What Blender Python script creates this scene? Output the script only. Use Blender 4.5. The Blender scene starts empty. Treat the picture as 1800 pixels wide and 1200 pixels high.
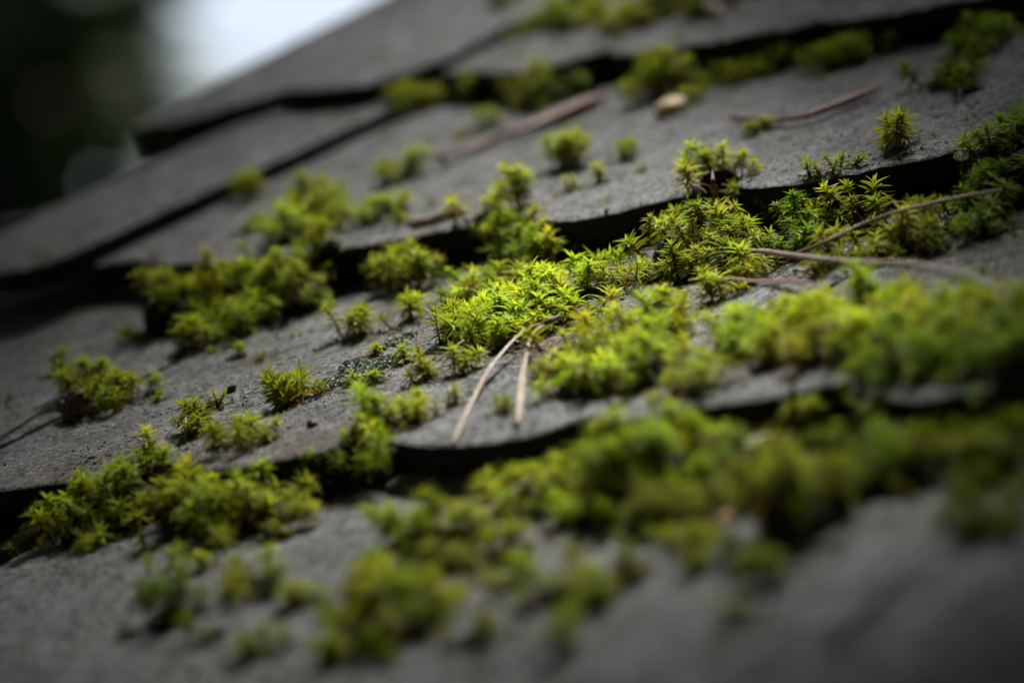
import bpy, math, random
import numpy as np
from mathutils import Vector, Matrix
from mathutils.bvhtree import BVHTree

rng = np.random.default_rng(7); random.seed(7)
SC = bpy.context.scene; COL = SC.collection
rad = math.radians

# ---------------------------------------------------------------- frame of the roof
# Roof-local coordinates in centimetres: r along the rows, u up the slope, n out of the roof.
PITCH = rad(27.0); ROOF_Z = 2.05
WR = Matrix.Rotation(PITCH, 4, 'X')
def mat_at(p, rot=None):
    """world matrix of an object whose mesh is in metres in roof axes, anchored at local cm point p"""
    m = Matrix.Translation((0, 0, ROOF_Z)) @ WR @ Matrix.Translation(Vector(p) * 0.01)
    return m @ rot if rot is not None else m

# ---------------------------------------------------------------- camera
F_PX = 8820.0
CR = (0.72701933, 0.06478048, -0.68355423)
CU = (0.61134753, 0.39212158, 0.68738262)
CN = (-0.31256534, 0.91762964, -0.24547658)
CX, CY, CZ = (Vector((CR[i], CU[i], CN[i])) for i in range(3))
CAM = Vector((100.4285, -101.3720, 35.3204))
cd = bpy.data.cameras.new('camera'); cam = bpy.data.objects.new('camera', cd); COL.objects.link(cam)
cd.sensor_width = 36.0; cd.lens = 36.0 * F_PX / 1800.0
cd.clip_start = 0.05; cd.clip_end = 500.0
m3 = Matrix((CX, CY, -CZ)).transposed().to_4x4()
cam.matrix_world = mat_at(CAM) @ m3
SC.camera = cam
FOCUS = 148.5
cd.dof.use_dof = True; cd.dof.focus_distance = FOCUS * 0.01
cd.dof.aperture_fstop = 6.3; cd.dof.aperture_blades = 9

# ---------------------------------------------------------------- sky, sun, exposure
w = bpy.data.worlds.new('World'); SC.world = w; w.use_nodes = True
nt = w.node_tree; nt.nodes.clear()
sky = nt.nodes.new('ShaderNodeTexSky'); sky.sky_type = 'NISHITA'; sky.sun_disc = False
bg = nt.nodes.new('ShaderNodeBackground'); wo = nt.nodes.new('ShaderNodeOutputWorld')
nt.links.new(sky.outputs[0], bg.inputs[0]); nt.links.new(bg.outputs[0], wo.inputs[0])
SUN_EL, SUN_AZ = rad(70.0), rad(112.0)          # azimuth counter-clockwise from +X (up-slope is +Y)
sun_dir = Vector((math.cos(SUN_EL) * math.cos(SUN_AZ), math.cos(SUN_EL) * math.sin(SUN_AZ), math.sin(SUN_EL)))
sky.sun_elevation = SUN_EL; sky.sun_rotation = math.pi / 2 - SUN_AZ
sky.air_density = 1.0; sky.dust_density = 6.0; sky.ozone_density = 3.0
bg.inputs[1].default_value = 0.052
sd = bpy.data.lights.new('sun', 'SUN'); so = bpy.data.objects.new('sun', sd); COL.objects.link(so)
sd.energy = 4.6; sd.angle = rad(24.0); sd.color = (1.0, 0.975, 0.94)
so.rotation_euler = (-sun_dir).to_track_quat('-Z', 'Y').to_euler()
vs = SC.view_settings; vs.view_transform = 'Standard'; vs.look = 'None'; vs.gamma = 1.0
vs.use_curve_mapping = False; vs.exposure = 2.35

# ---------------------------------------------------------------- helpers
def ray(x, y):
    return (CX * ((x - 900.0) / F_PX) + CY * ((600.0 - y) / F_PX) + CZ)
def on_plane(x, y, n=0.0):
    d = ray(x, y); t = (n - CAM.z) / d.z
    return CAM + d * t

def make_mesh(name, v, f, col=None, smooth=True):
    """v (N,3) cm, f (M,3 or 4) ints"""
    me = bpy.data.meshes.new(name)
    v = np.asarray(v, dtype=np.float32) * 0.01; f = np.asarray(f, dtype=np.int32)
    k = f.shape[1]
    me.vertices.add(len(v)); me.vertices.foreach_set('co', v.ravel())
    me.loops.add(f.size); me.loops.foreach_set('vertex_index', f.ravel())
    me.polygons.add(len(f))
    me.polygons.foreach_set('loop_start', np.arange(0, f.size, k, dtype=np.int32))
    me.polygons.foreach_set('use_smooth', np.full(len(f), smooth))
    if col is not None:
        a = me.color_attributes.new('tint', 'FLOAT_COLOR', 'POINT')
        c4 = np.ones((len(v), 4), dtype=np.float32); c4[:, :3] = col
        a.data.foreach_set('color', c4.ravel())
    me.update(calc_edges=True); me.validate()
    return me
def obj(name, me, mat=None, parent=None, at=None, rot=None):
    o = bpy.data.objects.new(name, me); COL.objects.link(o)
    if mat is not None and len(me.materials) == 0: me.materials.append(mat)
    if parent is not None:
        o.parent = parent
        if at is not None: o.matrix_local = Matrix.Translation(Vector(at) * 0.01) @ (rot or Matrix.Identity(4))
    else:
        o.matrix_world = mat_at(at if at is not None else (0, 0, 0), rot)
    return o
def empty(name, at):
    o = bpy.data.objects.new(name, None); COL.objects.link(o); o.empty_display_size = 0.01
    o.matrix_world = mat_at(at); return o
def tag(o, label=None, cat=None, group=None, kind=None):
    if label: o['label'] = label
    if cat: o['category'] = cat
    if group: o['group'] = group
    if kind: o['kind'] = kind
    return o

class Buf:
    def __init__(s): s.v = []; s.f = []; s.c = []; s.n = 0
    def add(s, v, f, c):
        s.v.append(v); s.f.append(np.asarray(f) + s.n); s.c.append(np.broadcast_to(c, (len(v), 3))); s.n += len(v)
    def mesh(s, name, origin=(0, 0, 0), smooth=True):
        return make_mesh(name, np.concatenate(s.v) - np.asarray(origin), np.concatenate(s.f), np.concatenate(s.c), smooth)

def value_noise(x, y, seed=0):
    """smooth value noise, numpy"""
    xi = np.floor(x).astype(np.int64); yi = np.floor(y).astype(np.int64)
    xf = x - xi; yf = y - yi
    def h(a, b):
        n = (a * 374761393 + b * 668265263 + seed * 974711) & 0x7fffffff
        n = ((n ^ (n >> 13)) * 1274126177) & 0x7fffffff
        return ((n ^ (n >> 16)) & 0xffff) / 65535.0
    u = xf * xf * (3 - 2 * xf); w_ = yf * yf * (3 - 2 * yf)
    return (h(xi, yi) * (1 - u) + h(xi + 1, yi) * u) * (1 - w_) + (h(xi, yi + 1) * (1 - u) + h(xi + 1, yi + 1) * u) * w_ - 0.5
def fbm(x, y, seed=0, o=4):
    s = 0; a = 1.0
    for i in range(o):
        s = s + a * value_noise(x * 2 ** i + 17.3 * i, y * 2 ** i + 5.1 * i, seed + i); a *= 0.5
    return s

# ---------------------------------------------------------------- materials
class M:
    def __init__(s, name):
        s.m = bpy.data.materials.new(name); s.m.use_nodes = True; s.t = s.m.node_tree; s.t.nodes.clear()
        s.out = s.n('ShaderNodeOutputMaterial')
    def n(s, t, **k):
        o = s.t.nodes.new(t)
        for a, b in k.items(): setattr(o, a, b)
        return o
    def l(s, a, b): s.t.links.new(a, b)
    def coord(s, sc=(100, 100, 100), kind='Object', rot=(0, 0, 0)):
        tc = s.n('ShaderNodeTexCoord'); mp = s.n('ShaderNodeMapping')
        mp.inputs['Scale'].default_value = sc; mp.inputs['Rotation'].default_value = rot
        s.l(tc.outputs[kind], mp.inputs[0]); return mp.outputs[0]
    def noise(s, co, scale, detail=4, rough=0.55, dist=0.0):
        n = s.n('ShaderNodeTexNoise'); n.inputs['Scale'].default_value = scale
        n.inputs['Detail'].default_value = detail; n.inputs['Roughness'].default_value = rough
        n.inputs['Distortion'].default_value = dist
        s.l(co, n.inputs['Vector']); return n.outputs['Fac']
    def ramp(s, f, stops):
        r = s.n('ShaderNodeValToRGB'); e = r.color_ramp.elements
        while len(e) < len(stops): e.new(0.5)
        for i, (p, c) in enumerate(stops):
            e[i].position = p; e[i].color = (c if len(c) == 4 else (*c, 1)) if hasattr(c, '__len__') else (c, c, c, 1)
        s.l(f, r.inputs[0]); return r.outputs[0]
    def mix(s, f, a, b, mode='MIX'):
        m = s.n('ShaderNodeMix', data_type='RGBA', blend_type=mode)
        for sock, v in ((m.inputs[0], f), (m.inputs[6], a), (m.inputs[7], b)):
            if hasattr(v, 'default_value') or hasattr(v, 'is_linked'): s.l(v, sock)
            elif hasattr(v, '__len__'): sock.default_value = (*v, 1)
            else: sock.default_value = v
        return m.outputs[2]
    def math(s, op, a, b=0.0):
        m = s.n('ShaderNodeMath', operation=op)
        for sock, v in zip(m.inputs, (a, b)):
            if hasattr(v, 'is_linked'): s.l(v, sock)
            else: sock.default_value = v
        return m.outputs[0]
    def bsdf(s, col, rough=0.8, spec=0.3, bump=None, bdist=0.0005, bstr=1.0):
        b = s.n('ShaderNodeBsdfPrincipled')
        if hasattr(col, 'is_linked'): s.l(col, b.inputs['Base Color'])
        else: b.inputs['Base Color'].default_value = (*col, 1)
        if hasattr(rough, 'is_linked'): s.l(rough, b.inputs['Roughness'])
        else: b.inputs['Roughness'].default_value = rough
        b.inputs['Specular IOR Level'].default_value = spec
        if bump is not None:
            bp = s.n('ShaderNodeBump'); bp.inputs['Distance'].default_value = bdist; bp.inputs['Strength'].default_value = bstr
            s.l(bump, bp.inputs['Height']); s.l(bp.outputs[0], b.inputs['Normal'])
        return b.outputs[0]
    def done(s, sh): s.l(sh, s.out.inputs[0]); return s.m

def shingle_material(name, lo, hi, green=0.35, streak=0.3, seed=0):
    k = M(name); co = k.coord(); 
    off = k.n('ShaderNodeVectorMath', operation='ADD'); k.l(co, off.inputs[0]); off.inputs[1].default_value = (seed * 13.1, seed * 7.7, 0)
    co = off.outputs[0]
    st = k.n('ShaderNodeMapping'); st.inputs['Scale'].default_value = (1.0, 0.10, 1.0); k.l(co, st.inputs[0]); cs = st.outputs[0]
    big = k.noise(co, 0.42, 6, 0.66, 0.8)
    base = k.mix(k.ramp(big, [(0.40, 0), (0.60, 1)]), lo, hi)
    grain = k.noise(cs, 7.0, 5, 0.65, 0.2)
    base = k.mix(k.ramp(grain, [(0.36, 0.0), (0.66, 0.55)]), base, tuple(c * 0.62 for c in lo))
    # bare ochre wood streaks along the slope
    sk = k.noise(cs, 0.75, 2, 0.5, 0.3)
    base = k.mix(k.math('MULTIPLY', k.ramp(sk, [(0.60, 0), (0.70, 1)]), streak), base, (0.36, 0.26, 0.18))
    # pale mineral streaks
    pk = k.noise(cs, 1.3, 3, 0.5, 0.8)
    base = k.mix(k.math('MULTIPLY', k.ramp(pk, [(0.56, 0), (0.66, 1)]), 0.5), base, (0.56, 0.55, 0.57))
    # green algae film
    al = k.noise(co, 0.45, 6, 0.7, 0.5)
    base = k.mix(k.math('MULTIPLY', k.ramp(al, [(0.46, 0), (0.62, 1)]), green), base, (0.085, 0.10, 0.035))
    # dark specks of soil and lichen, pits between raised grains
    sp = k.noise(co, 4.2, 5, 0.72)
    spm = k.noise(co, 0.7, 3, 0.6)
    spk = k.math('MULTIPLY', k.ramp(sp, [(0.49, 0), (0.57, 1)]), k.ramp(spm, [(0.36, 0.30), (0.60, 0.95)]))
    base = k.mix(spk, base, (0.062, 0.058, 0.036))
    gr = k.noise(co, 0.9, 6, 0.75, 1.2)
    base = k.mix(k.math('MULTIPLY', k.ramp(gr, [(0.52, 0), (0.64, 1)]), 0.55), base, (0.10, 0.098, 0.075))
    fine = k.noise(co, 9.0, 5, 0.72)
    base = k.mix(0.8, base, k.ramp(fine, [(0.36, 0.45), (0.60, 1.75)]), 'MULTIPLY')
    vor = k.n('ShaderNodeTexVoronoi'); vor.inputs['Scale'].default_value = 5.0; k.l(co, vor.inputs['Vector'])
    pit = k.ramp(vor.outputs['Distance'], [(0.05, 0), (0.4, 1)])
    h = k.math('ADD', k.math('MULTIPLY', grain, 0.7), k.math('MULTIPLY', fine, 0.8))
    h = k.math('ADD', h, k.math('MULTIPLY', k.math('SUBTRACT', 1.0, sp), 1.4))
    h = k.math('ADD', h, k.math('MULTIPLY', pit, 0.25))
    ro = k.ramp(sp, [(0.3, 0.55), (0.7, 0.9)])
    return k.done(k.bsdf(base, ro, 0.45, h, 0.010, 1.0))
SH = [shingle_material('weathered_shingle', (0.36, 0.365, 0.365), (0.62, 0.625, 0.63), 0.35, 0.3, 0),
      shingle_material('weathered_shingle_pale', (0.42, 0.425, 0.43), (0.66, 0.665, 0.68), 0.25, 0.15, 1),
      shingle_material('weathered_shingle_mossy', (0.29, 0.30, 0.285), (0.53, 0.54, 0.53), 0.6, 0.2, 2),
      shingle_material('weathered_shingle_ochre', (0.36, 0.36, 0.355), (0.64, 0.635, 0.63), 0.3, 0.75, 3)]

k = M('end_grain_painted_shade'); co = k.coord(); n = k.noise(co, 6.0, 5, 0.7)  # weathered end grain painted near black, shade of the unlit risers included
ENDG_SHADE = k.done(k.bsdf(k.mix(n, (0.008, 0.008, 0.008), (0.035, 0.033, 0.032)), 0.95, 0.1, n, 0.001))

def tint_material(name, transl=0.35, rough=0.55, spec=0.25, varmul=0.25):
    k = M(name); at = k.n('ShaderNodeAttribute'); at.attribute_name = 'tint'
    oi = k.n('ShaderNodeObjectInfo')
    mul = k.math('ADD', k.math('MULTIPLY', oi.outputs['Random'], varmul), 1.0 - varmul / 2)
    c = k.mix(1.0, at.outputs['Color'], mul, 'MULTIPLY')
    b = k.bsdf(c, rough, spec)
    if transl > 0:
        t = k.n('ShaderNodeBsdfTranslucent'); k.l(c, t.inputs[0])
        mx = k.n('ShaderNodeMixShader'); mx.inputs[0].default_value = transl
        k.l(b, mx.inputs[1]); k.l(t.outputs[0], mx.inputs[2]); b = mx.outputs[0]
    return k.done(b)
MOSS = tint_material('moss_leaf', 0.42, 0.5, 0.2)
LITTER = tint_material('dry_litter', 0.1, 0.5, 0.35, 0.1)
DIRT = tint_material('dark_dirt', 0.0, 0.9, 0.15, 0.1)
FOL = tint_material('conifer_foliage', 0.15, 0.7, 0.15)
def bark_material(name, a, b):
    k = M(name); co = k.coord((60, 60, 12)); n = k.noise(co, 1.2, 5, 0.7)
    return k.done(k.bsdf(k.mix(k.ramp(n, [(0.35, 0), (0.65, 1)]), a, b), 0.9, 0.2, n, 0.004))
BARK = bark_material('tree_bark', (0.05, 0.04, 0.03), (0.12, 0.10, 0.08))
def needle_material(name, a, b, c):
    k = M(name); co = k.coord((100, 100, 100)); n = k.noise(co, 1.1, 3, 0.6); n2 = k.noise(co, 18.0, 4, 0.7)
    base = k.mix(k.ramp(n, [(0.38, 0), (0.62, 1)]), a, b)
    base = k.mix(k.math('MULTIPLY', k.ramp(n2, [(0.45, 0), (0.7, 1)]), 0.6), base, c)
    return k.done(k.bsdf(base, 0.45, 0.4, n2, 0.0003))
ND_PALE = needle_material('dry_needle_pale', (0.50, 0.43, 0.33), (0.34, 0.24, 0.17), (0.15, 0.09, 0.05))
ND_BROWN = needle_material('dry_needle_brown', (0.26, 0.13, 0.07), (0.17, 0.09, 0.05), (0.38, 0.30, 0.25))
OLIVE = needle_material('olive_stem', (0.10, 0.09, 0.03), (0.06, 0.05, 0.02), (0.03, 0.025, 0.015))
RED = needle_material('reddish_twig', (0.17, 0.065, 0.025), (0.09, 0.035, 0.018), (0.24, 0.14, 0.08))
ND_GREY = needle_material('dry_stem_grey', (0.34, 0.31, 0.30), (0.22, 0.14, 0.10), (0.10, 0.06, 0.04))
ND_YEL = needle_material('dry_needle_yellow', (0.40, 0.36, 0.12), (0.32, 0.26, 0.10), (0.2, 0.14, 0.05))
DEADM = needle_material('dead_bark', (0.11, 0.055, 0.03), (0.05, 0.03, 0.02), (0.02, 0.015, 0.012))
BARKF = needle_material('curled_bark', (0.34, 0.31, 0.29), (0.25, 0.17, 0.13), (0.10, 0.08, 0.07))
FLAKE = needle_material('pale_flake', (0.62, 0.52, 0.33), (0.55, 0.40, 0.14), (0.35, 0.22, 0.08))
ORANGE = needle_material('orange_scale', (0.45, 0.20, 0.04), (0.30, 0.14, 0.04), (0.15, 0.08, 0.03))
k = M('lichen'); co = k.coord(); n = k.noise(co, 9.0, 3, 0.6)
LICH = k.done(k.bsdf(k.mix(k.ramp(n, [(0.4, 0), (0.6, 1)]), (0.14, 0.18, 0.12), (0.50, 0.56, 0.44)), 0.85, 0.2, n, 0.0006))
k = M('roof_boarding'); co = k.coord((100, 8, 100)); n = k.noise(co, 0.8, 5, 0.7)
BOARD = k.done(k.bsdf(k.mix(n, (0.03, 0.025, 0.02), (0.10, 0.08, 0.06)), 0.9, 0.1, n, 0.002))
k = M('forest_floor'); co = k.coord((1, 1, 1)); n = k.noise(co, 6.0, 8, 0.7); n2 = k.noise(co, 0.7, 3, 0.6)
GROUND = k.done(k.bsdf(k.mix(k.ramp(n2, [(0.4, 0), (0.6, 1)]), k.mix(n, (0.03, 0.022, 0.015), (0.09, 0.07, 0.045)), k.mix(n, (0.02, 0.03, 0.01), (0.06, 0.08, 0.03))), 0.95, 0.1, n, 0.05))

# ---------------------------------------------------------------- shingles
SLOPE = 0.072; STEP = 18.66
BV_V = []; BV_F = []; BV_N = 0
def shingle(label, tips, r0, r1, n0=0.0, th=0.75, length=31.0, mat=0, seed=1, px=True, warp=1.0, rough=1.0, drop=None):
    """tips: traced points of the lower edge; r0..r1 the two side edges"""
    global BV_N
    pts = [on_plane(x, y, n0) for x, y in tips] if px else [Vector((a, b, 0)) for a, b in tips]
    pts = sorted([(p.x, p.y) for p in pts])
    pr = np.array([p[0] for p in pts]); pu = np.array([p[1] for p in pts])
    NS, NT = 84, 150
    s = np.linspace(0, 1, NS); a = 0.5 - 0.5 * np.cos(np.pi * s)
    a = 0.55 * a + 0.45 * s
    r = r0 + (r1 - r0) * a
    dense = np.linspace(r0 - 2, r1 + 2, 400); du = np.interp(dense, pr, pu)
    kk = np.exp(-0.5 * (np.arange(-18, 19) / 8.0) ** 2); kk /= kk.sum()
    du = np.convolve(np.pad(du, 18, mode='edge'), kk, mode='valid')
    ut = np.interp(r, dense, du)
    # rounded corners at both sides
    e = np.minimum(r - r0, r1 - r); cr = 1.1
    ut = ut + np.where(e < cr, cr - np.sqrt(np.maximum(cr * cr - (cr - np.clip(e, 0, cr)) ** 2, 0)), 0) * 0.9
    ut = ut + (0.10 * fbm(r * 1.3, r * 0 + seed, seed, 4) + 0.03 * value_noise(r * 9, r * 0, seed + 9)) * rough
    utip = float(np.min(ut)); uend = utip + length
    t = np.linspace(0, 1, NT) ** 1.45
    Rg, T = np.meshgrid(r, t, indexing='ij')
    Ug = ut[:, None] + T * (uend - ut[:, None])
    Ng = n0 - SLOPE * (Ug - utip)
    mid = (r0 + r1) / 2; hw = (r1 - r0) / 2
    x = (Rg - mid) / hw
    Ng = Ng + warp * (0.16 * value_noise(Rg * 0.18 + seed * 3.1, Ug * 0.09, seed) - 0.10 * x * x * np.exp(-T * 5))
    Ng = Ng + 0.07 * fbm(Rg * 0.9 + seed, Ug * 0.35, seed + 3, 4) + 0.016 * fbm(Rg * 6.0, Ug * 2.5, seed + 5, 3)
    Ng = Ng + 0.012 * value_noise(Rg * 7.0, Ug * 0.35, seed + 11)
    Ng = Ng + 0.035 * value_noise(Rg * 3.1, Ug * 2.6, seed + 15)
    Ng = Ng + 0.06 * value_noise(Rg * 5.0, Ug * 4.2, seed + 12) * np.clip(value_noise(Rg * 0.7, Ug * 0.7, seed + 8) + 0.4, 0, 1)
    # rounded, worn rim
    d = np.minimum(np.minimum(Rg - r0, r1 - Rg), (Ug - ut[:, None]))
    Ng = Ng - 0.10 * np.clip(1 - d / 0.22, 0, 1) ** 2
    if drop: Ng = Ng + drop(Rg, Ug)
    Rj = Rg + 0.06 * fbm(Ug * 0.8, Ug * 0 + seed, seed + 2, 3) * np.clip(np.abs(x) * 3 - 2, 0, 1)
    top = np.stack([Rj, Ug, Ng], -1).reshape(-1, 3)
    idx = np.arange(NS * NT).reshape(NS, NT)
    q = np.stack([idx[:-1, :-1], idx[1:, :-1], idx[1:, 1:], idx[:-1, 1:]], -1).reshape(-1, 4)
    loop = np.concatenate([idx[:, 0], idx[-1, 1:], idx[::-1, -1][1:], idx[0, ::-1][1:-1]])
    nl = len(loop); rows = [loop]; vs_ = [top]; base = NS * NT
    lv = top[loop]
    cen = np.array([mid, 0])
    for j, (dz, ins) in enumerate(((0.25, -0.01), (0.55, 0.04), (1.0, 0.10))):
        p = lv.copy(); p[:, 2] -= th * dz + 0.02 * rng.standard_normal(nl)
        p[:, 0] -= np.sign(p[:, 0] - mid) * ins * (np.abs(p[:, 0] - mid) > hw * 0.97)
        p[:, 1] += ins * (p[:, 1] < utip + 3) + 0.03 * rng.standard_normal(nl)
        vs_.append(p); rows.append(base + np.arange(nl)); base += nl
    qs = [q]
    for a_, b_ in zip(rows[:-1], rows[1:]):
        qs.append(np.stack([a_, b_, np.roll(b_, -1), np.roll(a_, -1)], -1))
    # underside: flat fan strip between left and right halves of the outline
    lastv = rows[-1]; c = len(lastv)
    und = []
    i, j = 0, NS - 1            # front edge indices run left to right
    front = lastv[:NS]; right = lastv[NS - 1:NS - 1 + NT]; back = lastv[NS + NT - 2: NS * 2 + NT - 2][::-1]
    for ii in range(min(len(front), len(back)) - 1):
        und.append((front[ii], back[ii], back[ii + 1], front[ii + 1]))
    V = np.concatenate(vs_); Fq = np.concatenate(qs + [np.array(und)])
    org = np.array([mid, utip, n0 - th])
    me = make_mesh('shingle', V - org, Fq)
    me.materials.append(SH[mat]); me.materials.append(ENDG_SHADE)
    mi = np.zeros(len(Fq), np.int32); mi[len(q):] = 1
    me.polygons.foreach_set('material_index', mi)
    o = obj('shingle', me, None, at=tuple(org))
    tag(o, label, 'shingle', 'overlapping round-ended roof shingles')
    BV_V.append(V[:NS * NT]); BV_F.append(q + BV_N); BV_N += NS * NT
    return o

G = 0.12
# row A (far)
shingle('blurred far shingle at the verge, its thick end jutting out below the bright sky',
        [(285, 212), (290, 216), (330, 204), (400, 180), (450, 165), (500, 152)], -41.8, -36.0, 0.25, 1.35, mat=1, seed=11, drop=lambda R, U: 0.05 * (U - 26))
shingle('large blurred pale shingle at the top with a long curved lower edge',
        [(500, 150), (540, 153), (580, 152), (640, 143), (700, 125), (780, 95), (840, 62)], -36.0 + G, -27.9, 0.25, 1.2, mat=1, seed=12, drop=lambda R, U: 0.05 * (U - 27))
shingle('blurred shingle at the top centre, half hidden under yellow-green moss tufts along its upper side',
        [(825, 112), (850, 122), (880, 125), (940, 115), (1000, 100), (1060, 78)], -27.8, -18.3, 0.0, 0.8, mat=2, seed=13)
shingle('dark blurred shingle near the top right, thickly overgrown with olive moss',
        [(1110, 85), (1180, 82), (1260, 70), (1330, 50)], -18.2, -9.2, 0.1, 0.8, mat=2, seed=14)
shingle('very dark shingle in the top right corner, almost lost in shade',
        [(-9, 27.6), (-5, 27.0), (-0.2, 28.2)], -9.1, 0.2, 0.0, 0.8, mat=2, seed=15, px=False)
# row B
shingle('long bare grey shingle at the verge, overlapping its right neighbour, cut by the frame edge',
        [(0, 476), (50, 466), (100, 450), (160, 432), (210, 412), (262, 388)], -36.9, -28.2, 0.75, 0.75, mat=0, seed=21,
        warp=0.6)
shingle('grey shingle whose rounded tip rests on the big left moss bank',
        [(243, 446), (252, 456), (280, 462), (310, 464), (350, 461), (400, 456), (430, 454)], -28.9, -19.3, 0.0, 0.8, mat=1, seed=22)
shingle('shingle with a frayed lower edge carrying a curled strip of bark',
        [(440, 450), (520, 444), (600, 432), (640, 426), (680, 421), (730, 404), (810, 385)], -19.2, -9.7, 0.0, 0.8, mat=0, seed=23, rough=2.2)
shingle('smooth grey shingle with a clean tongue-shaped tip above the deep dark gap in the middle',
        [(926, 362), (932, 372), (945, 379), (985, 385), (1030, 380), (1080, 370), (1150, 346), (1230, 324)], -9.5, 0.15, 0.0, 0.85, mat=0, seed=24)
shingle('grey shingle with pale mineral streaks, lying under the dark-tipped twig',
        [(1285, 318), (1310, 323), (1340, 325), (1400, 322), (1450, 312), (1500, 300), (1560, 286), (1610, 272)], 0.3, 8.5, 0.0, 0.85, mat=1, seed=25)
shingle('dim shingle at the right frame edge overgrown by dark shaggy moss',
        [(8.6, 10.4), (11, 9.4), (15, 9.6), (18, 10.6)], 8.7, 18.2, 0.1, 0.85, mat=2, seed=26, px=False)
# row C
shingle('shaded shingle at the left frame edge, upslope of the long mossy seam',
        [(-25, -9.4), (-21, -10.8), (-17, -10.0)], -25.4, -16.2, 0.05, 0.85, mat=0, seed=31, px=False)
shingle('speckled shingle bearing the brown dead clump and the full round tuft',
        [(-15.9, -9.6), (-14, -10.9), (-11, -11.4), (-9.4, -11.1), (-7.9, -10.8), (-6.5, -10.2)], -16.0, -6.3, 0.0, 0.85, mat=3, seed=32, px=False)
shingle('well lit gritty shingle at centre left with the main lichen patch',
        [(285, 800), (300, 812), (330, 820), (360, 822), (420, 817), (480, 805), (540, 791), (600, 775), (640, 760)], -6.2, 2.5, 0.05, 0.85, mat=3, seed=33)
shingle('shingle with a crisp pale lip below the forked dry pine needle',
        [(695, 770), (720, 779), (760, 782), (800, 780), (850, 775), (920, 762), (990, 737)], 2.65, 9.8, 0.0, 0.7, mat=1, seed=34)
shingle('mossy shingle right of the forked pine needle, its lip showing faintly in the shade',
        [(1060, 738), (1110, 728), (1180, 716), (1280, 705), (1350, 691), (1420, 668)], 9.95, 18.0, 0.0, 0.8, mat=2, seed=35)
shingle('very dark shingle at the right edge hidden under the wide moss carpet',
        [(18.3, -8.0), (22, -9.6), (27.0, -8.2)], 18.1, 27.4, 0.0, 0.85, mat=2, seed=36, px=False)
shingle('black shaded shingle at the roof verge below the long bare one', [(-34.5, -8.6), (-30, -10.6), (-26, -9.0)], -35.4, -25.6, 0.0, 0.85, mat=0, seed=37, px=False)
# row D (near)
for i, (a, b_, lab, mt) in enumerate((
        (-8.4, 0.9, 'near blurred shingle in the dark bottom left corner', 0),
        (1.0, 10.2, 'near blurred shingle below the long front moss bank, bearing the dark round tuft', 0),
        (10.3, 19.4, 'near blurred shingle at the bottom centre under the double cushion', 1),
        (19.5, 28.0, 'near blurred bare shingle at the bottom right, crossed by a blurred twig', 1),
        (28.1, 37.0, 'near dark shingle running out of the bottom right corner', 0))):
    sg = 40 + i
    shingle(lab, [(a + .3, -27.4 + .4 * (i % 2)), ((a + b_) / 2, -29.2 + .3 * (i % 3)), (b_ - .3, -27.6)], a, b_, 0.0 + 0.05 * (i % 2), 0.85, mat=mt, seed=sg, px=False)
shingle('lowest shingle just peeping out under the bottom right corner', [(24.5, -46), (29, -47.5), (33.5, -46)], 24.2, 33.6, 0.0, 0.85, mat=0, seed=51, px=False)
shingle('lowest shingle at the far bottom right corner, mostly out of the frame', [(34, -46), (38, -47.5), (43, -46)], 33.8, 43.2, 0.0, 0.85, mat=0, seed=52, px=False)

for (r0_, tip_, n_) in ((18.3, 9.6, 3), (27.5, -9.6, 2), (0.3, 27.4, 5)):
    for q_ in range(n_):
        a_ = r0_ + 9.3 * q_ + .1
        shingle('weathered shingle continuing the roof to the right, outside the frame', [(a_ + .3, tip_ + 1.1), (a_ + 4.6, tip_ - .4), (a_ + 8.9, tip_ + 1.2)], a_, a_ + 9.1, 0.03 * (q_ % 2), 0.85, mat=q_ % 3, seed=60 + q_ + int(r0_), px=False)
for q_ in range(9):
    a_ = -41 + 9.3 * q_
    shingle('weathered shingle continuing the roof further up, outside the frame', [(a_ + .3, 47.2), (a_ + 4.6, 45.6), (a_ + 8.9, 47.4)], a_, a_ + 9.1, 0.03 * (q_ % 2), 0.85, mat=q_ % 3, seed=80 + q_, px=False, length=17)
for q_ in range(4):
    a_ = -12.6 + 9.2 * q_
    shingle('weathered shingle of the lowest row, below the frame', [(a_ + .3, -46.4), (a_ + 4.6, -47.8), (a_ + 8.9, -46.2)], a_, a_ + 9.0, 0.03 * (q_ % 2), 0.85, mat=q_ % 3, seed=90 + q_, px=False)
BV = BVHTree.FromPolygons([tuple(v) for v in np.concatenate(BV_V)], [tuple(f) for f in np.concatenate(BV_F)])
def hit(x, y):
    """point of the shingles seen at a photo position"""
    d = ray(x, y).normalized(); h = BV.ray_cast(CAM, d)
    return h[0] if h[0] is not None else on_plane(x, y, -1.0)
def ground(r, u, n=4.0):
    h = BV.ray_cast(Vector((r, u, n)), Vector((0, 0, -1)))
    return h[0].z if h[0] is not None else -1.6
def lifted(x, y, h):
    p = hit(x, y); d = ray(x, y)
    return p - d * (h / abs(d.z))

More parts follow.
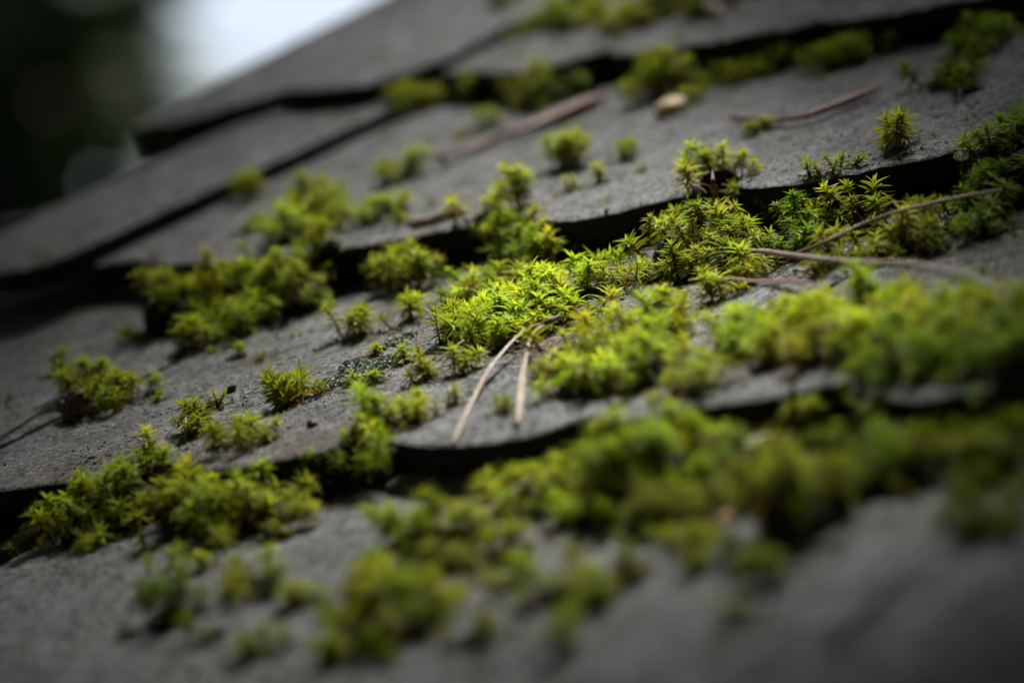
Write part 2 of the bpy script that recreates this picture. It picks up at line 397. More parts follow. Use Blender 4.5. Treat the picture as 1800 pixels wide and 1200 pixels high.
# boarding under the shingles, walls of the shed, ground
def box(v0, v1):
    a, b_, c = v0; d, e, f = v1
    v = [(a, b_, c), (d, b_, c), (d, e, c), (a, e, c), (a, b_, f), (d, b_, f), (d, e, f), (a, e, f)]
    return np.array(v, float), np.array([(0, 3, 2, 1), (4, 5, 6, 7), (0, 1, 5, 4), (1, 2, 6, 5), (2, 3, 7, 6), (3, 0, 4, 7)])
v, f = box((-36, -49, -7.0), (80, 64, -3.2)); tag(obj('roof', make_mesh('roof', v, f, smooth=False), BOARD), kind='structure')
def world_mesh(name, v, f, mat, smooth=False):
    me = make_mesh(name, np.asarray(v, float) * 100.0, f, smooth=smooth); me.materials.append(mat)
    o = bpy.data.objects.new(name, me); COL.objects.link(o); return o
GS = 14
gx = np.linspace(-1, 1, 61); gx = np.sign(gx) * np.abs(gx) ** 2 * 150
X, Y = np.meshgrid(gx, gx, indexing='ij')
Zg = 0.15 * fbm(X * 0.4, Y * 0.4, 5, 3) * np.clip((np.hypot(X, Y) - 1.5) / 3, 0, 1)
idx = np.arange(61 * 61).reshape(61, 61)
tag(world_mesh('ground', np.stack([X, Y, Zg], -1).reshape(-1, 3), np.stack([idx[:-1, :-1], idx[1:, :-1], idx[1:, 1:], idx[:-1, 1:]], -1).reshape(-1, 4), GROUND, True), kind='structure')
def roof_z(y): return ROOF_Z + math.tan(PITCH) * y - 0.09
wv = []; wf = []
for (x0, x1, y0, y1) in ((-0.30, -0.22, -0.36, 0.50), (0.66, 0.74, -0.36, 0.50), (-0.219, 0.659, -0.36, -0.28), (-0.219, 0.659, 0.42, 0.50)):
    b0 = len(wv)
    wv += [(x0, y0, -0.05), (x1, y0, -0.05), (x1, y1, -0.05), (x0, y1, -0.05), (x0, y0, roof_z(y0)), (x1, y0, roof_z(y0)), (x1, y1, roof_z(y1)), (x0, y1, roof_z(y1))]
    wf += [tuple(b0 + q for q in t) for t in ((0, 3, 2, 1), (4, 5, 6, 7), (0, 1, 5, 4), (1, 2, 6, 5), (2, 3, 7, 6), (3, 0, 4, 7))]
tag(world_mesh('wall', wv, wf, BOARD), kind='structure')

# ---------------------------------------------------------------- moss shoots
def basis_from(axis):
    a = np.asarray(axis, float); a /= np.linalg.norm(a)
    h = np.array([0, 0, 1.0]) if abs(a[2]) < 0.9 else np.array([1.0, 0, 0])
    x = np.cross(h, a); x /= np.linalg.norm(x); return x, np.cross(a, x), a
def leaf_geom(base, dirn, side, up, L, W, curl):
    """narrow keeled, pointed leaf: 10 vertices, 10 triangles"""
    ts = (0.0, 0.33, 0.68, 1.0); ws = (0.75, 1.0, 0.55, 0.0); V_ = []
    p = base.copy(); d = dirn.copy(); prev = 0
    for t, w_ in zip(ts, ws):
        p = p + d * (t - prev) * L; prev = t
        if w_ > 0:
            V_ += [p - side * W * w_ * 0.5 + up * W * 0.28 * w_, p, p + side * W * w_ * 0.5 + up * W * 0.28 * w_]
        else: V_.append(p)
        d = d - up * curl; d = d / np.linalg.norm(d)
    return np.array(V_)
LF = []
for s_ in (0, 3):
    for c_ in (0, 1):
        a_ = s_ + c_; LF += [(a_, a_ + 1, a_ + 4), (a_, a_ + 4, a_ + 3)]
LF += [(6, 7, 9), (7, 8, 9)]; LF = np.array(LF)

def make_shoot(seed, H=1.2, leaves=40, L=0.42, W=0.085, bare=0.25, openness=1.0, rust=0.3):
    r_ = np.random.default_rng(seed)
    bend = r_.uniform(-0.28, 0.28, 2)
    def axis(t): return np.array([bend[0] * t * t * H, bend[1] * t * t * H, H * t])
    lv = Buf(); sv = Buf()
    ph = r_.uniform(0, 6.28)
    for i in range(leaves):
        t = bare + (1 - bare) * (i / (leaves - 1)) ** 0.75
        ang = ph + i * 2.39996 + r_.normal(0, 0.15)
        top = (t - bare) / (1 - bare)
        el = rad(5 + 62 * top ** 2.2 + r_.normal(0, 9)) * (1 / openness if top > 0.8 else 1)
        el = min(el, rad(82))
        out = np.array([math.cos(ang), math.sin(ang), 0]); z = np.array([0, 0, 1.0])
        d = out * math.cos(el) + z * math.sin(el); up = z * math.cos(el) - out * math.sin(el)
        side = np.cross(d, up)
        ll = L * (0.62 + 0.5 * math.sin(math.pi * min(1, 0.25 + 0.65 * top))) * r_.uniform(0.8, 1.15) * (0.7 if top > 0.93 else 1)
        V_ = leaf_geom(axis(t), d, side, up, ll, W * r_.uniform(0.8, 1.15), r_.uniform(0.05, 0.30) * openness * (1.0 if top < 0.9 else 0.3))
        young = np.array([0.43, 0.50, 0.028]); mid = np.array([0.20, 0.275, 0.010]); old = np.array([0.30, 0.19, 0.015]); dead = np.array([0.16, 0.075, 0.018])
        c = mid * (1 - top) + young * top if top > 0.3 else (old * (1 - top / 0.3) + mid * (top / 0.3))
        if r_.random() < rust * (1 - top) ** 1.5: c = old if r_.random() < 0.6 else dead
        c = c * r_.uniform(0.75, 1.2)
        cc = np.tile(c, (10, 1)); cc[0:3] *= np.array([0.9, 0.75, 0.8]); cc[9] *= np.array([1.25, 1.2, 1.8]); cc[6:9] *= np.array([1.08, 1.08, 1.3])
        lv.add(V_, LF, cc)
    n = 7; k_ = 5; rows = []
    for i in range(n):
        t = i / (n - 1); c = axis(t); rr = 0.038 * (1 - 0.55 * t)
        rows.append([c + rr * np.array([math.cos(a), math.sin(a), 0]) for a in np.arange(k_) * 2 * math.pi / k_])
    V_ = np.array(rows).reshape(-1, 3); fs = []
    for i in range(n - 1):
        for j in range(k_):
            a_, b_, c_, d_ = i * k_ + j, i * k_ + (j + 1) % k_, (i + 1) * k_ + (j + 1) % k_, (i + 1) * k_ + j
            fs += [(a_, b_, c_), (a_, c_, d_)]
    sv.add(V_, fs, np.array([0.13, 0.065, 0.022]))
    return lv, sv
# lush stars, narrow young shoots, low open rosettes, rusty old shoots
SPEC = [dict(H=0.90, leaves=28, L=0.58, W=0.112, bare=0.45, openness=1.25)] * 4 + [dict(H=1.15, leaves=36, L=0.54, W=0.105, bare=0.30, openness=1.15)] * 3 + \
       [dict(H=0.60, leaves=23, L=0.56, W=0.108, bare=0.25, openness=1.4)] * 3 + [dict(H=1.05, leaves=32, L=0.56, W=0.085, bare=0.25, rust=0.7)] * 2 + \
       [dict(H=0.38, leaves=15, L=0.26, W=0.07, bare=0.15)] * 2
PROTO = []
for i, s_ in enumerate(SPEC):
    lv, sv = make_shoot(100 + i, **s_)
    a = (np.concatenate(lv.v), np.concatenate(lv.f), np.concatenate(lv.c)); b_ = (np.concatenate(sv.v), np.concatenate(sv.f), np.concatenate(sv.c))
    ml = make_mesh('moss_shoot', *a, smooth=False); ms = make_mesh('moss_stem', *b_)
    ml.materials.append(MOSS); ms.materials.append(MOSS)
    PROTO.append((a, b_, ml, ms, s_['H']))
LUSH, TALL, LOW, RUSTY, TINY = (0, 1, 2, 3), (4, 5, 6), (7, 8, 9), (10, 11), (12, 13)
UPV = np.array([0, math.sin(PITCH) * 0.75, 1.0]); UPV /= np.linalg.norm(UPV)

def frame_matrix(ax, spin, scale):
    x, y, z = basis_from(ax)
    c, s_ = math.cos(spin), math.sin(spin)
    return np.stack([(x * c + y * s_), (-x * s_ + y * c), z], 1) * scale

SPOTS = []
def tuft(label, x, y, n, spread, kinds=LUSH, size=1.0, lean=(0, 0), group='small moss tufts on the shingles', at=None, splay=0.45, aspect=1.0):
    """an isolated tuft: an Empty at its foot, every shoot a part, each stem a sub-part"""
    c = hit(x, y) if at is None else Vector(at)
    SPOTS.append((c.x, c.y, c.z, spread * 1.3 + .15, spread * 1.3 + .15))
    e = empty('moss_tuft', c); tag(e, label, 'moss tuft', group)
    for i in range(n):
        ang = rng.uniform(0, 6.283); rr = spread * math.sqrt(rng.uniform(0, 1)) if n > 1 else 0
        q = CXp * math.cos(ang) * rr + CFp * math.sin(ang) * rr * aspect
        z = ground(c.x + q.x, c.y + q.y, c.z + 1.0)
        if z < c.z - 0.6: z = c.z - 0.3
        pk = kinds[rng.integers(len(kinds))]
        ax = UPV + np.array([q.x, q.y, 0]) / max(spread, 0.3) * splay + rng.normal(0, 0.14, 3) + np.array([lean[0], lean[1], 0])
        sc = size * rng.uniform(0.85, 1.25)
        Rm = frame_matrix(ax, rng.uniform(0, 6.28), sc)
        m4 = Matrix(Rm.tolist()).to_4x4()
        o = bpy.data.objects.new('shoot', PROTO[pk][2]); COL.objects.link(o); o.parent = e
        o.matrix_local = Matrix.Translation(Vector((q.x, q.y, z - c.z - 0.04)) * 0.01) @ m4
        s_ = bpy.data.objects.new('stem', PROTO[pk][3]); COL.objects.link(s_); s_.parent = o
    return e
# horizontal directions in the roof plane as seen from the camera: across the view and away from it
CXp = Vector((CX.x, CX.y, 0)).normalized(); CFp = Vector((-CXp.y, CXp.x, 0))

def add_shoot(buf, p, ax, pk, sc, tint):
    (lv, lf, lc), (sv, sf, s_c), _, _, H = PROTO[pk]
    Rm = frame_matrix(ax, rng.uniform(0, 6.28), sc)
    buf.add(lv @ Rm.T + p, lf, lc * tint)
    buf.add(sv @ Rm.T + p, sf, s_c)
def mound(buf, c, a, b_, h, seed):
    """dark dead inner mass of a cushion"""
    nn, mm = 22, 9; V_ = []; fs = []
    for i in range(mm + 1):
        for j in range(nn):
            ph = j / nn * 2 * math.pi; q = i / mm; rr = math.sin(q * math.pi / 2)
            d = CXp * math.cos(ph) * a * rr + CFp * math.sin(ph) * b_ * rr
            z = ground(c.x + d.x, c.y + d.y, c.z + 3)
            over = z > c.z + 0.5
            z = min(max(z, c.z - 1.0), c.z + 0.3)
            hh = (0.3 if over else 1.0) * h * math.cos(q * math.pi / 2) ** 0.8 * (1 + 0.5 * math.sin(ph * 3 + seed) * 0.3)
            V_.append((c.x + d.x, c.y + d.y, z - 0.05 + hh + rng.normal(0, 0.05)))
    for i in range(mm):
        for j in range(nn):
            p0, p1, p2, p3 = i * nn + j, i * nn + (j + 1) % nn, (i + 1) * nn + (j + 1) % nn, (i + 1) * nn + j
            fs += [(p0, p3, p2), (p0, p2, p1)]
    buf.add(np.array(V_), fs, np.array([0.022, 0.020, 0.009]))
def fill(buf, x, y, wx, dep, h, dens=1.0, kinds=LUSH + LOW + TALL[:1], size=1.0, tint=(1, 1, 1), splay=0.55, at=None, rag=1.0):
    """a rounded cushion of shoots: wx half width, dep half depth, h mound height (cm)"""
    c = hit(x, y) if at is None else Vector(at)
    if h > 0.15: mound(buf, c, wx * 0.80, dep * 0.80, h * 0.62, rng.uniform(0, 6))
    n = max(3, int(dens * 4.3 * math.pi * wx * dep / (size * size)))
    for i in range(n):
        ang = rng.uniform(0, 6.283); q = math.sqrt(rng.uniform(0, 1)); out = rng.uniform() < 0.16
        if out: q = rng.uniform(0.9, 1.55)
        wob = 1 + 0.22 * rag * math.sin(3 * ang + x) + 0.12 * rag * math.sin(7 * ang + y)
        d = CXp * math.cos(ang) * wx * q * wob + CFp * math.sin(ang) * dep * q * wob
        z = ground(c.x + d.x, c.y + d.y, c.z + 3)
        if z < c.z - 1.0: z = c.z - 0.5
        if z > c.z + 0.5: continue
        lump = 0.5 + 1.1 * (value_noise(np.array([d.x * 1.1 + x]), np.array([d.y * 1.1 + y]), 31)[0] + 0.5)
        if lump < 0.72 and rng.uniform() < 0.5: continue
        hh = h * math.sqrt(max(0, 1 - q * q)) * rng.uniform(0.6, 1.0) * lump
        pk = kinds[rng.integers(len(kinds))] if not out else (TINY + LOW)[rng.integers(5)]
        s_ = size * rng.choice([.62, .8, .95, 1.08]) * rng.uniform(0.9, 1.12)
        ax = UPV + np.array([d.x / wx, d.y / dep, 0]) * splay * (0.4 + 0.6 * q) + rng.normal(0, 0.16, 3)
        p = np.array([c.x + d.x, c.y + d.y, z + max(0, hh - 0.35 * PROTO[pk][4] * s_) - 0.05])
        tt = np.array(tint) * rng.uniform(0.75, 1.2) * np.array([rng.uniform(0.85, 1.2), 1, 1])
        add_shoot(buf, p, ax, pk, s_, tt)
    SPOTS.append((c.x, c.y, c.z, wx * 1.25, dep * 1.25))
    return c
def cushion(label, parts, group='moss cushions in the gaps between shingles', name='moss_cushion', kind=None):
    buf = Buf(); c0 = None
    for p in parts:
        c = fill(buf, **p)
        if c0 is None: c0 = c
    o = obj(name, buf.mesh(name, tuple(c0), smooth=False), MOSS, at=tuple(c0))
    tag(o, label, None if kind else 'moss', None if kind else group, kind); return o
def P(x, y, wx, dep, h, **k): return dict(x=x, y=y, wx=wx, dep=dep, h=h, **k)

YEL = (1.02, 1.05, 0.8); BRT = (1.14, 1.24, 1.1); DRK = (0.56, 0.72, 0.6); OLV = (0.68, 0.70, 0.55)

# --- left and middle cushions
cushion('wide blurred moss bank spilling from under the rounded shingle tip at left', [
    P(290, 575, 0.8, 1.4, 1.9), P(345, 570, 1.1, 1.8, 1.8, tint=YEL), P(415, 560, 1.1, 1.8, 1.7), P(480, 540, 1.1, 1.6, 1.8, tint=BRT), P(535, 525, 0.9, 1.4, 1.3),
    P(440, 575, 0.9, 1.2, 0.7, tint=BRT), P(540, 500, 0.9, 1.6, 1.0), P(385, 590, 0.7, 0.9, 0.4)])
cushion('blurred moss on the seam above the left moss bank, climbing up to the shingle edge', [
    P(520, 420, 0.8, 1.5, 0.7, tint=BRT), P(565, 400, 0.7, 1.2, 0.6), P(490, 450, 0.7, 0.9, 0.4), P(580, 440, 0.6, 0.8, 0.4)])
cushion('blurred yellow-green cushion on the frayed shingle edge, left of the curled bark', [P(665, 388, 0.7, 1.2, 0.3, tint=BRT), P(690, 375, 0.3, 0.5, 0.1)])
cushion('deep green cushion under the tongue-shaped shingle tip in the middle', [
    P(925, 460, 1.1, 1.8, 1.3, tint=DRK), P(985, 445, 0.8, 1.4, 1.3), P(890, 410, 0.5, 0.8, 0.7), P(950, 470, 1.0, 1.0, 0.5)])
cushion('moss in the gap beside the left corner of the tongue-shaped tip', [
    P(855, 388, 0.75, 0.9, 0.3, tint=BRT, kinds=LUSH)])
cushion('brightest sharp-focus moss cushion in the middle, behind the fork of the dry pine needle', [
    P(850, 590, 0.9, 2.0, 0.3, tint=BRT, size=0.95), P(910, 560, 1.0, 2.2, 0.35, tint=BRT), P(980, 525, 0.9, 1.9, 0.5, tint=BRT),
    P(900, 605, 0.9, 1.2, 0.2, tint=BRT), P(840, 540, 0.8, 1.6, 0.3, tint=BRT), P(870, 520, 0.6, 1.1, 0.2)])
cushion('rusty yellow moss ridge running right from the brightest cushion above bare gritty wood', [
    P(1040, 520, 0.6, 1.0, 0.3, kinds=RUSTY + LUSH, tint=YEL), P(1085, 505, 0.6, 1.0, 0.2, kinds=RUSTY, tint=YEL), P(1125, 500, 0.6, 0.7, 0.1, kinds=RUSTY + LOW, tint=YEL), P(1165, 492, 0.35, 0.5, 0.0, kinds=LOW)])
cushion('row of small mosses on the shingle between the yellow pair and the branching sprig', [
    P(820, 515, 0.45, 0.7, 0.3, tint=BRT), P(790, 550, 0.3, 0.5, 0.0), P(745, 560, 0.35, 0.5, 0.0), P(710, 572, 0.4, 0.7, 0.0, kinds=LUSH + RUSTY)])
cushion('tangled half-blurred moss right below the brightest cushion, mixed with rusty leaves', [
    P(1010, 620, 0.8, 1.2, 0.3), P(1085, 600, 0.6, 1.0, 0.2, kinds=RUSTY + LUSH, tint=YEL), P(1010, 570, 0.9, 1.2, 0.3, tint=BRT), P(1150, 610, 0.7, 1.4, 0.3, tint=YEL),
    P(1060, 630, 0.8, 0.9, 0.3, kinds=RUSTY, tint=YEL), P(1190, 570, 0.4, 1.0, 0.1)])
cushion('soft bright blurred moss cushion above the shaded lip right of the pine needle', [
    P(1075, 680, 1.0, 1.4, 0.8, tint=BRT), P(1140, 670, 1.0, 1.4, 0.9, tint=BRT), P(1010, 690, 0.7, 1.0, 0.4, tint=BRT), P(1220, 690, 0.8, 1.0, 0.3), P(960, 660, 0.4, 0.8, 0.2)])
cushion('tall cushion filling the seam below the lichen, hanging over the shingle lip', [
    P(645, 775, 0.55, 1.3, 0.8, tint=BRT), P(665, 750, 0.5, 0.8, 0.5, tint=BRT), P(632, 795, 0.5, 0.6, 0.5), P(720, 745, 0.5, 0.9, 0.2, tint=YEL)])
# --- right of centre
cushion('big cushion in the dark gap under the seam, carrying the black dead spike', [
    P(1185, 460, 0.8, 1.4, 1.2, tint=BRT), P(1245, 450, 0.9, 1.6, 1.8), P(1300, 460, 0.9, 1.4, 1.1), P(1245, 430, 0.6, 0.9, 2.1, tint=YEL), P(1290, 480, 0.8, 0.9, 0.3, tint=DRK), P(1215, 490, 0.8, 0.7, 0.2)])
cushion('moss clump on the seam above the black dead spike, with a pointed bud', [P(1265, 325, 0.8, 1.0, 0.7, tint=BRT, dens=1.4, kinds=TALL + LUSH)])
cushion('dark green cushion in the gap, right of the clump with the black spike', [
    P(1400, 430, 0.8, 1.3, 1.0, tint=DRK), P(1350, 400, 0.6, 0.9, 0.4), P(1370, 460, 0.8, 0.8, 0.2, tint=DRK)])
cushion('upright pair of moss columns under the streaked shingle edge at right', [
    P(1485, 405, 0.5, 0.8, 1.5, kinds=TALL), P(1520, 410, 0.4, 0.7, 1.2, kinds=TALL), P(1450, 415, 0.5, 0.8, 0.4, tint=DRK)])
cushion('shaded moss cushion crossed by the thin slanting needle at right', [
    P(1585, 410, 0.7, 1.0, 0.5), P(1580, 445, 0.9, 1.0, 0.6), P(1640, 440, 0.7, 1.0, 0.4, tint=DRK), P(1500, 455, 0.8, 0.9, 0.2)])
cushion('dim moss clump at right where the thin slanting needle ends', [P(1700, 395, 0.9, 1.2, 0.7, tint=DRK), P(1740, 410, 0.7, 0.9, 0.4, tint=DRK)])
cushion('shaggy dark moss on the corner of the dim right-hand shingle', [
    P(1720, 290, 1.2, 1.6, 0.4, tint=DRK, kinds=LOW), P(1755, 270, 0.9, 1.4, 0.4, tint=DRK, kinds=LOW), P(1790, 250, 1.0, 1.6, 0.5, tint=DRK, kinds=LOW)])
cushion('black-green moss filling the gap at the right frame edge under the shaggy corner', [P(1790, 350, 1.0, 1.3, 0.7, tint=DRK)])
cushion('low moss fringe around the flat dry needle in front of the long grey stem', [
    P(1290, 500, 0.7, 0.8, 0.1, kinds=LUSH + LOW), P(1340, 475, 0.6, 0.8, 0.15), P(1265, 530, 0.5, 0.7, 0.1), P(1420, 480, 0.5, 0.6, 0.05, kinds=LOW), P(1235, 470, 0.5, 0.6, 0.1)])
cushion('broad yellow-green moss carpet covering the shingles at right', [
    P(1330, 600, 1.1, 1.4, 0.4, tint=BRT), P(1410, 590, 1.2, 1.7, 0.5, tint=YEL), P(1500, 580, 1.3, 1.8, 0.6, tint=BRT), P(1580, 580, 1.3, 1.9, 0.6, tint=YEL), P(1660, 585, 1.2, 1.8, 0.5),
    P(1450, 620, 1.2, 1.8, 0.8), P(1560, 610, 1.3, 1.8, 0.8, tint=BRT), P(1700, 600, 1.4, 2.0, 0.8), P(1360, 640, 0.9, 1.2, 0.4), P(1780, 610, 1.2, 1.6, 0.5, tint=DRK), P(1290, 615, 0.6, 1.0, 0.3), P(1560, 665, 1.0, 1.0, 0.4, tint=DRK), P(1640, 655, 1.1, 1.2, 0.5, tint=DRK), P(1720, 650, 1.1, 1.2, 0.5, tint=DRK), P(1790, 660, 1.0, 1.2, 0.5, tint=DRK)], name='moss_carpet', kind='stuff')
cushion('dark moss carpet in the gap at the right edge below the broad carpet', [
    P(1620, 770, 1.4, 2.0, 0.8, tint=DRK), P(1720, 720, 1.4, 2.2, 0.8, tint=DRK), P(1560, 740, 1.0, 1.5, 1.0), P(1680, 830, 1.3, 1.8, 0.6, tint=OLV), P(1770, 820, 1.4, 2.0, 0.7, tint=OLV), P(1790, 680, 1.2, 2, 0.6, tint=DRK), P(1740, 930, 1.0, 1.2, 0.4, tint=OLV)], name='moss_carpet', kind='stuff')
cushion('blurred moss clump standing alone in the gap left of the dark right-hand carpet', [P(1425, 780, 0.7, 1.2, 0.9), P(1470, 800, 0.8, 1.0, 0.5, tint=DRK)])
# --- near banks
cushion('long dark green moss bank in the front left gap under the speckled shingle', [
    P(150, 945, 0.9, 1.3, 1.0), P(205, 920, 1.0, 1.8, 1.5), P(268, 900, 1.1, 1.8, 1.7), P(340, 925, 1.1, 1.6, 1.3), P(410, 920, 1.1, 1.8, 1.4), P(460, 920, 1.0, 1.6, 1.2), P(240, 840, 0.7, 1.0, 1.0),
    P(390, 955, 0.8, 0.7, 0.5), P(480, 945, 0.6, 0.6, 0.4)])
tuft('dim sparse sprigs at the left frame edge beside the long front bank', 22, 940, 3, 0.3, LOW, 0.7)
cushion('moss cushion bridging the front bank and the tall seam cushion', [
    P(545, 865, 0.9, 1.5, 0.9, tint=BRT), P(610, 855, 0.9, 1.5, 0.9), P(650, 825, 0.5, 0.8, 0.7), P(560, 830, 0.4, 0.7, 0.5)])
cushion('loose blurred shoots in the dark gap right below the crisp pale lip', [
    P(875, 875, 0.6, 0.9, 0.4, tint=BRT, dens=.7), P(935, 880, 0.6, 1.0, 0.6, kinds=RUSTY + LUSH, dens=.7), P(980, 860, 0.5, 0.8, 0.5, dens=.7)])
cushion('large bright blurred cushion in the front middle right', [
    P(1120, 880, 1.3, 2.4, 1.7, tint=BRT), P(1180, 865, 1.1, 2.0, 1.9, tint=BRT), P(1040, 880, 0.9, 1.6, 0.8), P(1010, 920, 0.7, 1.0, 0.4, tint=BRT), P(1250, 830, 0.8, 1.5, 0.9, tint=YEL), P(1150, 925, 1.2, 1.2, 0.5, tint=OLV), P(1250, 890, 1.0, 1.3, 0.5, tint=OLV), P(1300, 850, 0.8, 1.2, 0.7, tint=DRK), P(960, 900, 0.6, 0.9, 0.3)])
cushion('rounded dark yellow blurred moss ball in the front right, trailing off rightward', [P(1405, 930, 1.25, 1.8, 1.9, tint=YEL), P(1450, 905, 0.9, 1.2, 1.4), P(1370, 880, 0.8, 1.2, 1.0, tint=YEL), P(1490, 870, 1.0, 1.4, 0.7, tint=DRK), P(1560, 830, 1.0, 1.5, 0.7, tint=DRK)])
cushion('blurred yellow cushion above the front double cushion', [
    P(795, 965, 0.9, 1.3, 0.8, tint=YEL), P(735, 955, 0.6, 1.0, 0.6, tint=YEL), P(855, 985, 0.8, 0.9, 0.4, tint=YEL), P(785, 1005, 0.5, 0.6, 0.2, tint=OLV), P(700, 930, 0.35, 0.5, 0.3)])
cushion('very blurred yellow-green double cushion at the bottom centre', [
    P(690, 1120, 1.15, 1.9, 1.2, tint=YEL), P(645, 1060, 0.7, 1.1, 0.8, tint=YEL), P(740, 1090, 0.8, 1.3, 1.1, tint=YEL), P(700, 1030, 0.6, 0.9, 0.4), P(830, 1130, 0.6, 0.8, 0.3, tint=OLV)])
cushion('blurred low cushion right of the bottom double cushion', [P(985, 1050, 0.8, 1.2, 0.4, tint=BRT), P(1040, 1065, 0.6, 0.9, 0.35), P(900, 1030, 0.4, 0.8, 0.3, tint=YEL), P(1100, 1020, 0.5, 0.6, 0.2, tint=OLV)])
cushion('dark round blurred tuft on the near left shingle', [P(300, 1090, 0.75, 1.2, 0.6, tint=DRK)])
tuft('small blurred sprig rising behind the dark round tuft', 285, 1030, 3, 0.25, TALL, 0.8)
cushion('small olive blurred tuft at the lower right of the dark round one', [P(375, 1120, 0.45, 0.7, 0.3, tint=OLV)])
cushion('short blurred tuft below the front bank, left of a small low one', [P(435, 1030, 0.4, 0.7, 0.3), P(465, 1045, 0.4, 0.5, 0.15, tint=OLV)])
tuft('low blurred tuft midway between the front bank and the double cushion', 530, 1062, 6, 0.45, LOW, 0.9)
tuft('small blurred dot of moss close under the front bank', 365, 1000, 3, 0.25, LOW, 0.7)
# --- far moss
cushion('blurred moss in the top gap behind the slanting brown pod', [
    P(935, 180, 1.0, 1.8, 0.9), P(985, 170, 0.8, 1.5, 0.8, tint=DRK), P(900, 165, 0.6, 1.0, 0.9), P(835, 180, 0.5, 0.9, 0.7, tint=YEL), P(850, 225, 0.8, 0.5, 0.1)])
tuft('left blurred far sprig in the shadow under the big top shingle', 702, 198, 4, 0.3, LOW, 1.0)
tuft('right blurred far sprig in the shadow under the big top shingle', 748, 192, 5, 0.4, LOW, 1.0)
cushion('blurred moss band along the very top of the picture, left of the dark corner', [
    P(905, 60, 0.9, 1.5, 0.8), P(960, 50, 0.8, 1.2, 0.3, tint=BRT), P(1030, 45, 0.9, 1.2, 0.5, tint=BRT), P(1100, 50, 0.9, 1.2, 0.5), P(1160, 30, 1.0, 1.4, 0.5), P(1240, 20, 1.0, 1.4, 0.4, tint=OLV), P(880, 5, 0.7, 1.2, 0.4)])
cushion('blurred moss column in the dark far gap, above the pale flake', [P(1200, 140, 0.6, 0.9, 1.2, tint=OLV)])
cushion('blurred moss lump in the dark far gap, left of the moss column', [P(1115, 110, 0.6, 0.8, 0.7, tint=OLV)])
tuft('blurred sprig just left of and behind the pale flake', 1135, 178, 5, 0.35, LUSH, 1.1)
tuft('blurred yellowish sprig directly behind the pale flake', 1168, 168, 6, 0.35, TALL, 1.1)
tuft('blurred sprig touching the right end of the pale flake', 1215, 184, 3, 0.3, LOW, 0.9)
cushion('olive moss film and cushions along the dark far gap at the top right', [
    P(1290, 140, 1.6, 1.2, 0.1, kinds=LOW + TINY, tint=OLV), P(1380, 120, 1.4, 1.2, 0.2, kinds=LOW, tint=OLV), P(1500, 110, 1.2, 1.3, 0.6, tint=OLV), P(1600, 60, 1.3, 1.6, 0.8, tint=OLV), P(1440, 40, 1.2, 1.6, 0.6, tint=OLV), P(1720, 90, 1.0, 1.2, 0.5, tint=DRK)], name='moss_carpet', kind='stuff')
cushion('dark moss clump at the upper right, upslope of the tall branching sprig', [P(1660, 150, 0.7, 0.9, 0.4, tint=OLV), P(1710, 160, 0.4, 0.5, 0.2, tint=OLV)])

# --- isolated tufts, every shoot a part
tuft('tiny blurred sprig nearest the left frame edge', 92, 660, 2, 0.2, LUSH, 0.8)
tuft('green tuft growing out of the brown dead clump at left', 140, 692, 9, 0.55, LUSH, 0.95, lean=(-.1, 0))
tuft('full round tuft just right of the brown dead clump', 212, 712, 16, 0.85, LUSH, 0.85, splay=0.9)
tuft('tiny low sprig right of the round left tuft', 272, 704, 2, 0.25, TINY, 1.0, lean=(.4, 0))
tuft('leaning sprig lying leftward on a bare brown stem beside the lichen', 522, 712, 6, 0.35, TALL, 0.95, lean=(-1.6, 0.9), splay=0.3)
tuft('low sprig growing in the left part of the lichen patch', 590, 684, 5, 0.55, LOW, 0.55, splay=0.8, aspect=0.5)
tuft('small sprig at the right edge of the lichen patch', 660, 672, 3, 0.25, LOW, 0.5)
tuft('small sharp star-shaped sprig above the lichen patch', 650, 628, 2, 0.15, LOW, 0.7)
tuft('dark-stemmed sprig with an orange foot above the lichen, leftmost at the gap edge', 612, 594, 4, 0.25, TALL + RUSTY, 0.8)
tuft('sprig right beside the dark-stemmed one with the orange foot', 638, 590, 5, 0.35, LUSH, 0.85)
tuft('low star between the lichen and the thin yellow needle', 712, 640, 2, 0.2, LOW, 0.75)
tuft('rusty-stemmed sprig leaning left at the foot of the thin yellow needle', 745, 672, 4, 0.35, RUSTY + LOW, 0.85, lean=(-.8, .3))
tuft('sprig right of the thin yellow needle, left of the forked needle', 795, 660, 4, 0.4, LUSH, 0.75, lean=(.2, 0))
tuft('branching sprig with orange lower leaves left of the brightest cushion', 775, 610, 9, 0.6, LUSH + RUSTY, 0.9)
tuft('tiny sprig on bare wood left of the forked needle', 793, 712, 3, 0.2, TINY, 1.2)
tuft('tiny dark sprig between the two legs of the forked needle', 885, 722, 3, 0.3, TINY, 1.1)
tuft('minute sprig on the pale lip shingle left of the needle legs', 755, 738, 3, 0.3, TINY, 1.0)
tuft('leftmost sprig of the group on the rounded tip of the big bare shingle', 335, 770, 5, 0.4, LOW, 0.8)
tuft('middle sprig with long stem on the rounded tip of the big bare shingle', 362, 755, 5, 0.3, TALL, 0.75, lean=(-.3, 0))
tuft('bushy right-hand tuft on the rounded tip of the big bare shingle', 415, 785, 12, 0.8, LUSH, 0.8, splay=0.8)
tuft('tiny green sprig beside the dark crumb upslope of the rounded tip', 382, 716, 2, 0.15, TINY, 1.2)
tuft('low sprig sunk in the shingle crack at the tip group', 455, 782, 3, 0.35, LOW, 0.6)
tuft('tuft of upright yellow shoots on the tongue-shaped shingle', 1000, 292, 12, 0.75, TALL + LUSH, 0.85, splay=0.3)
tuft('small tuft leaning right of the upright one on the tongue-shaped shingle', 1095, 278, 4, 0.35, LUSH, 0.7, lean=(.3, -.1))
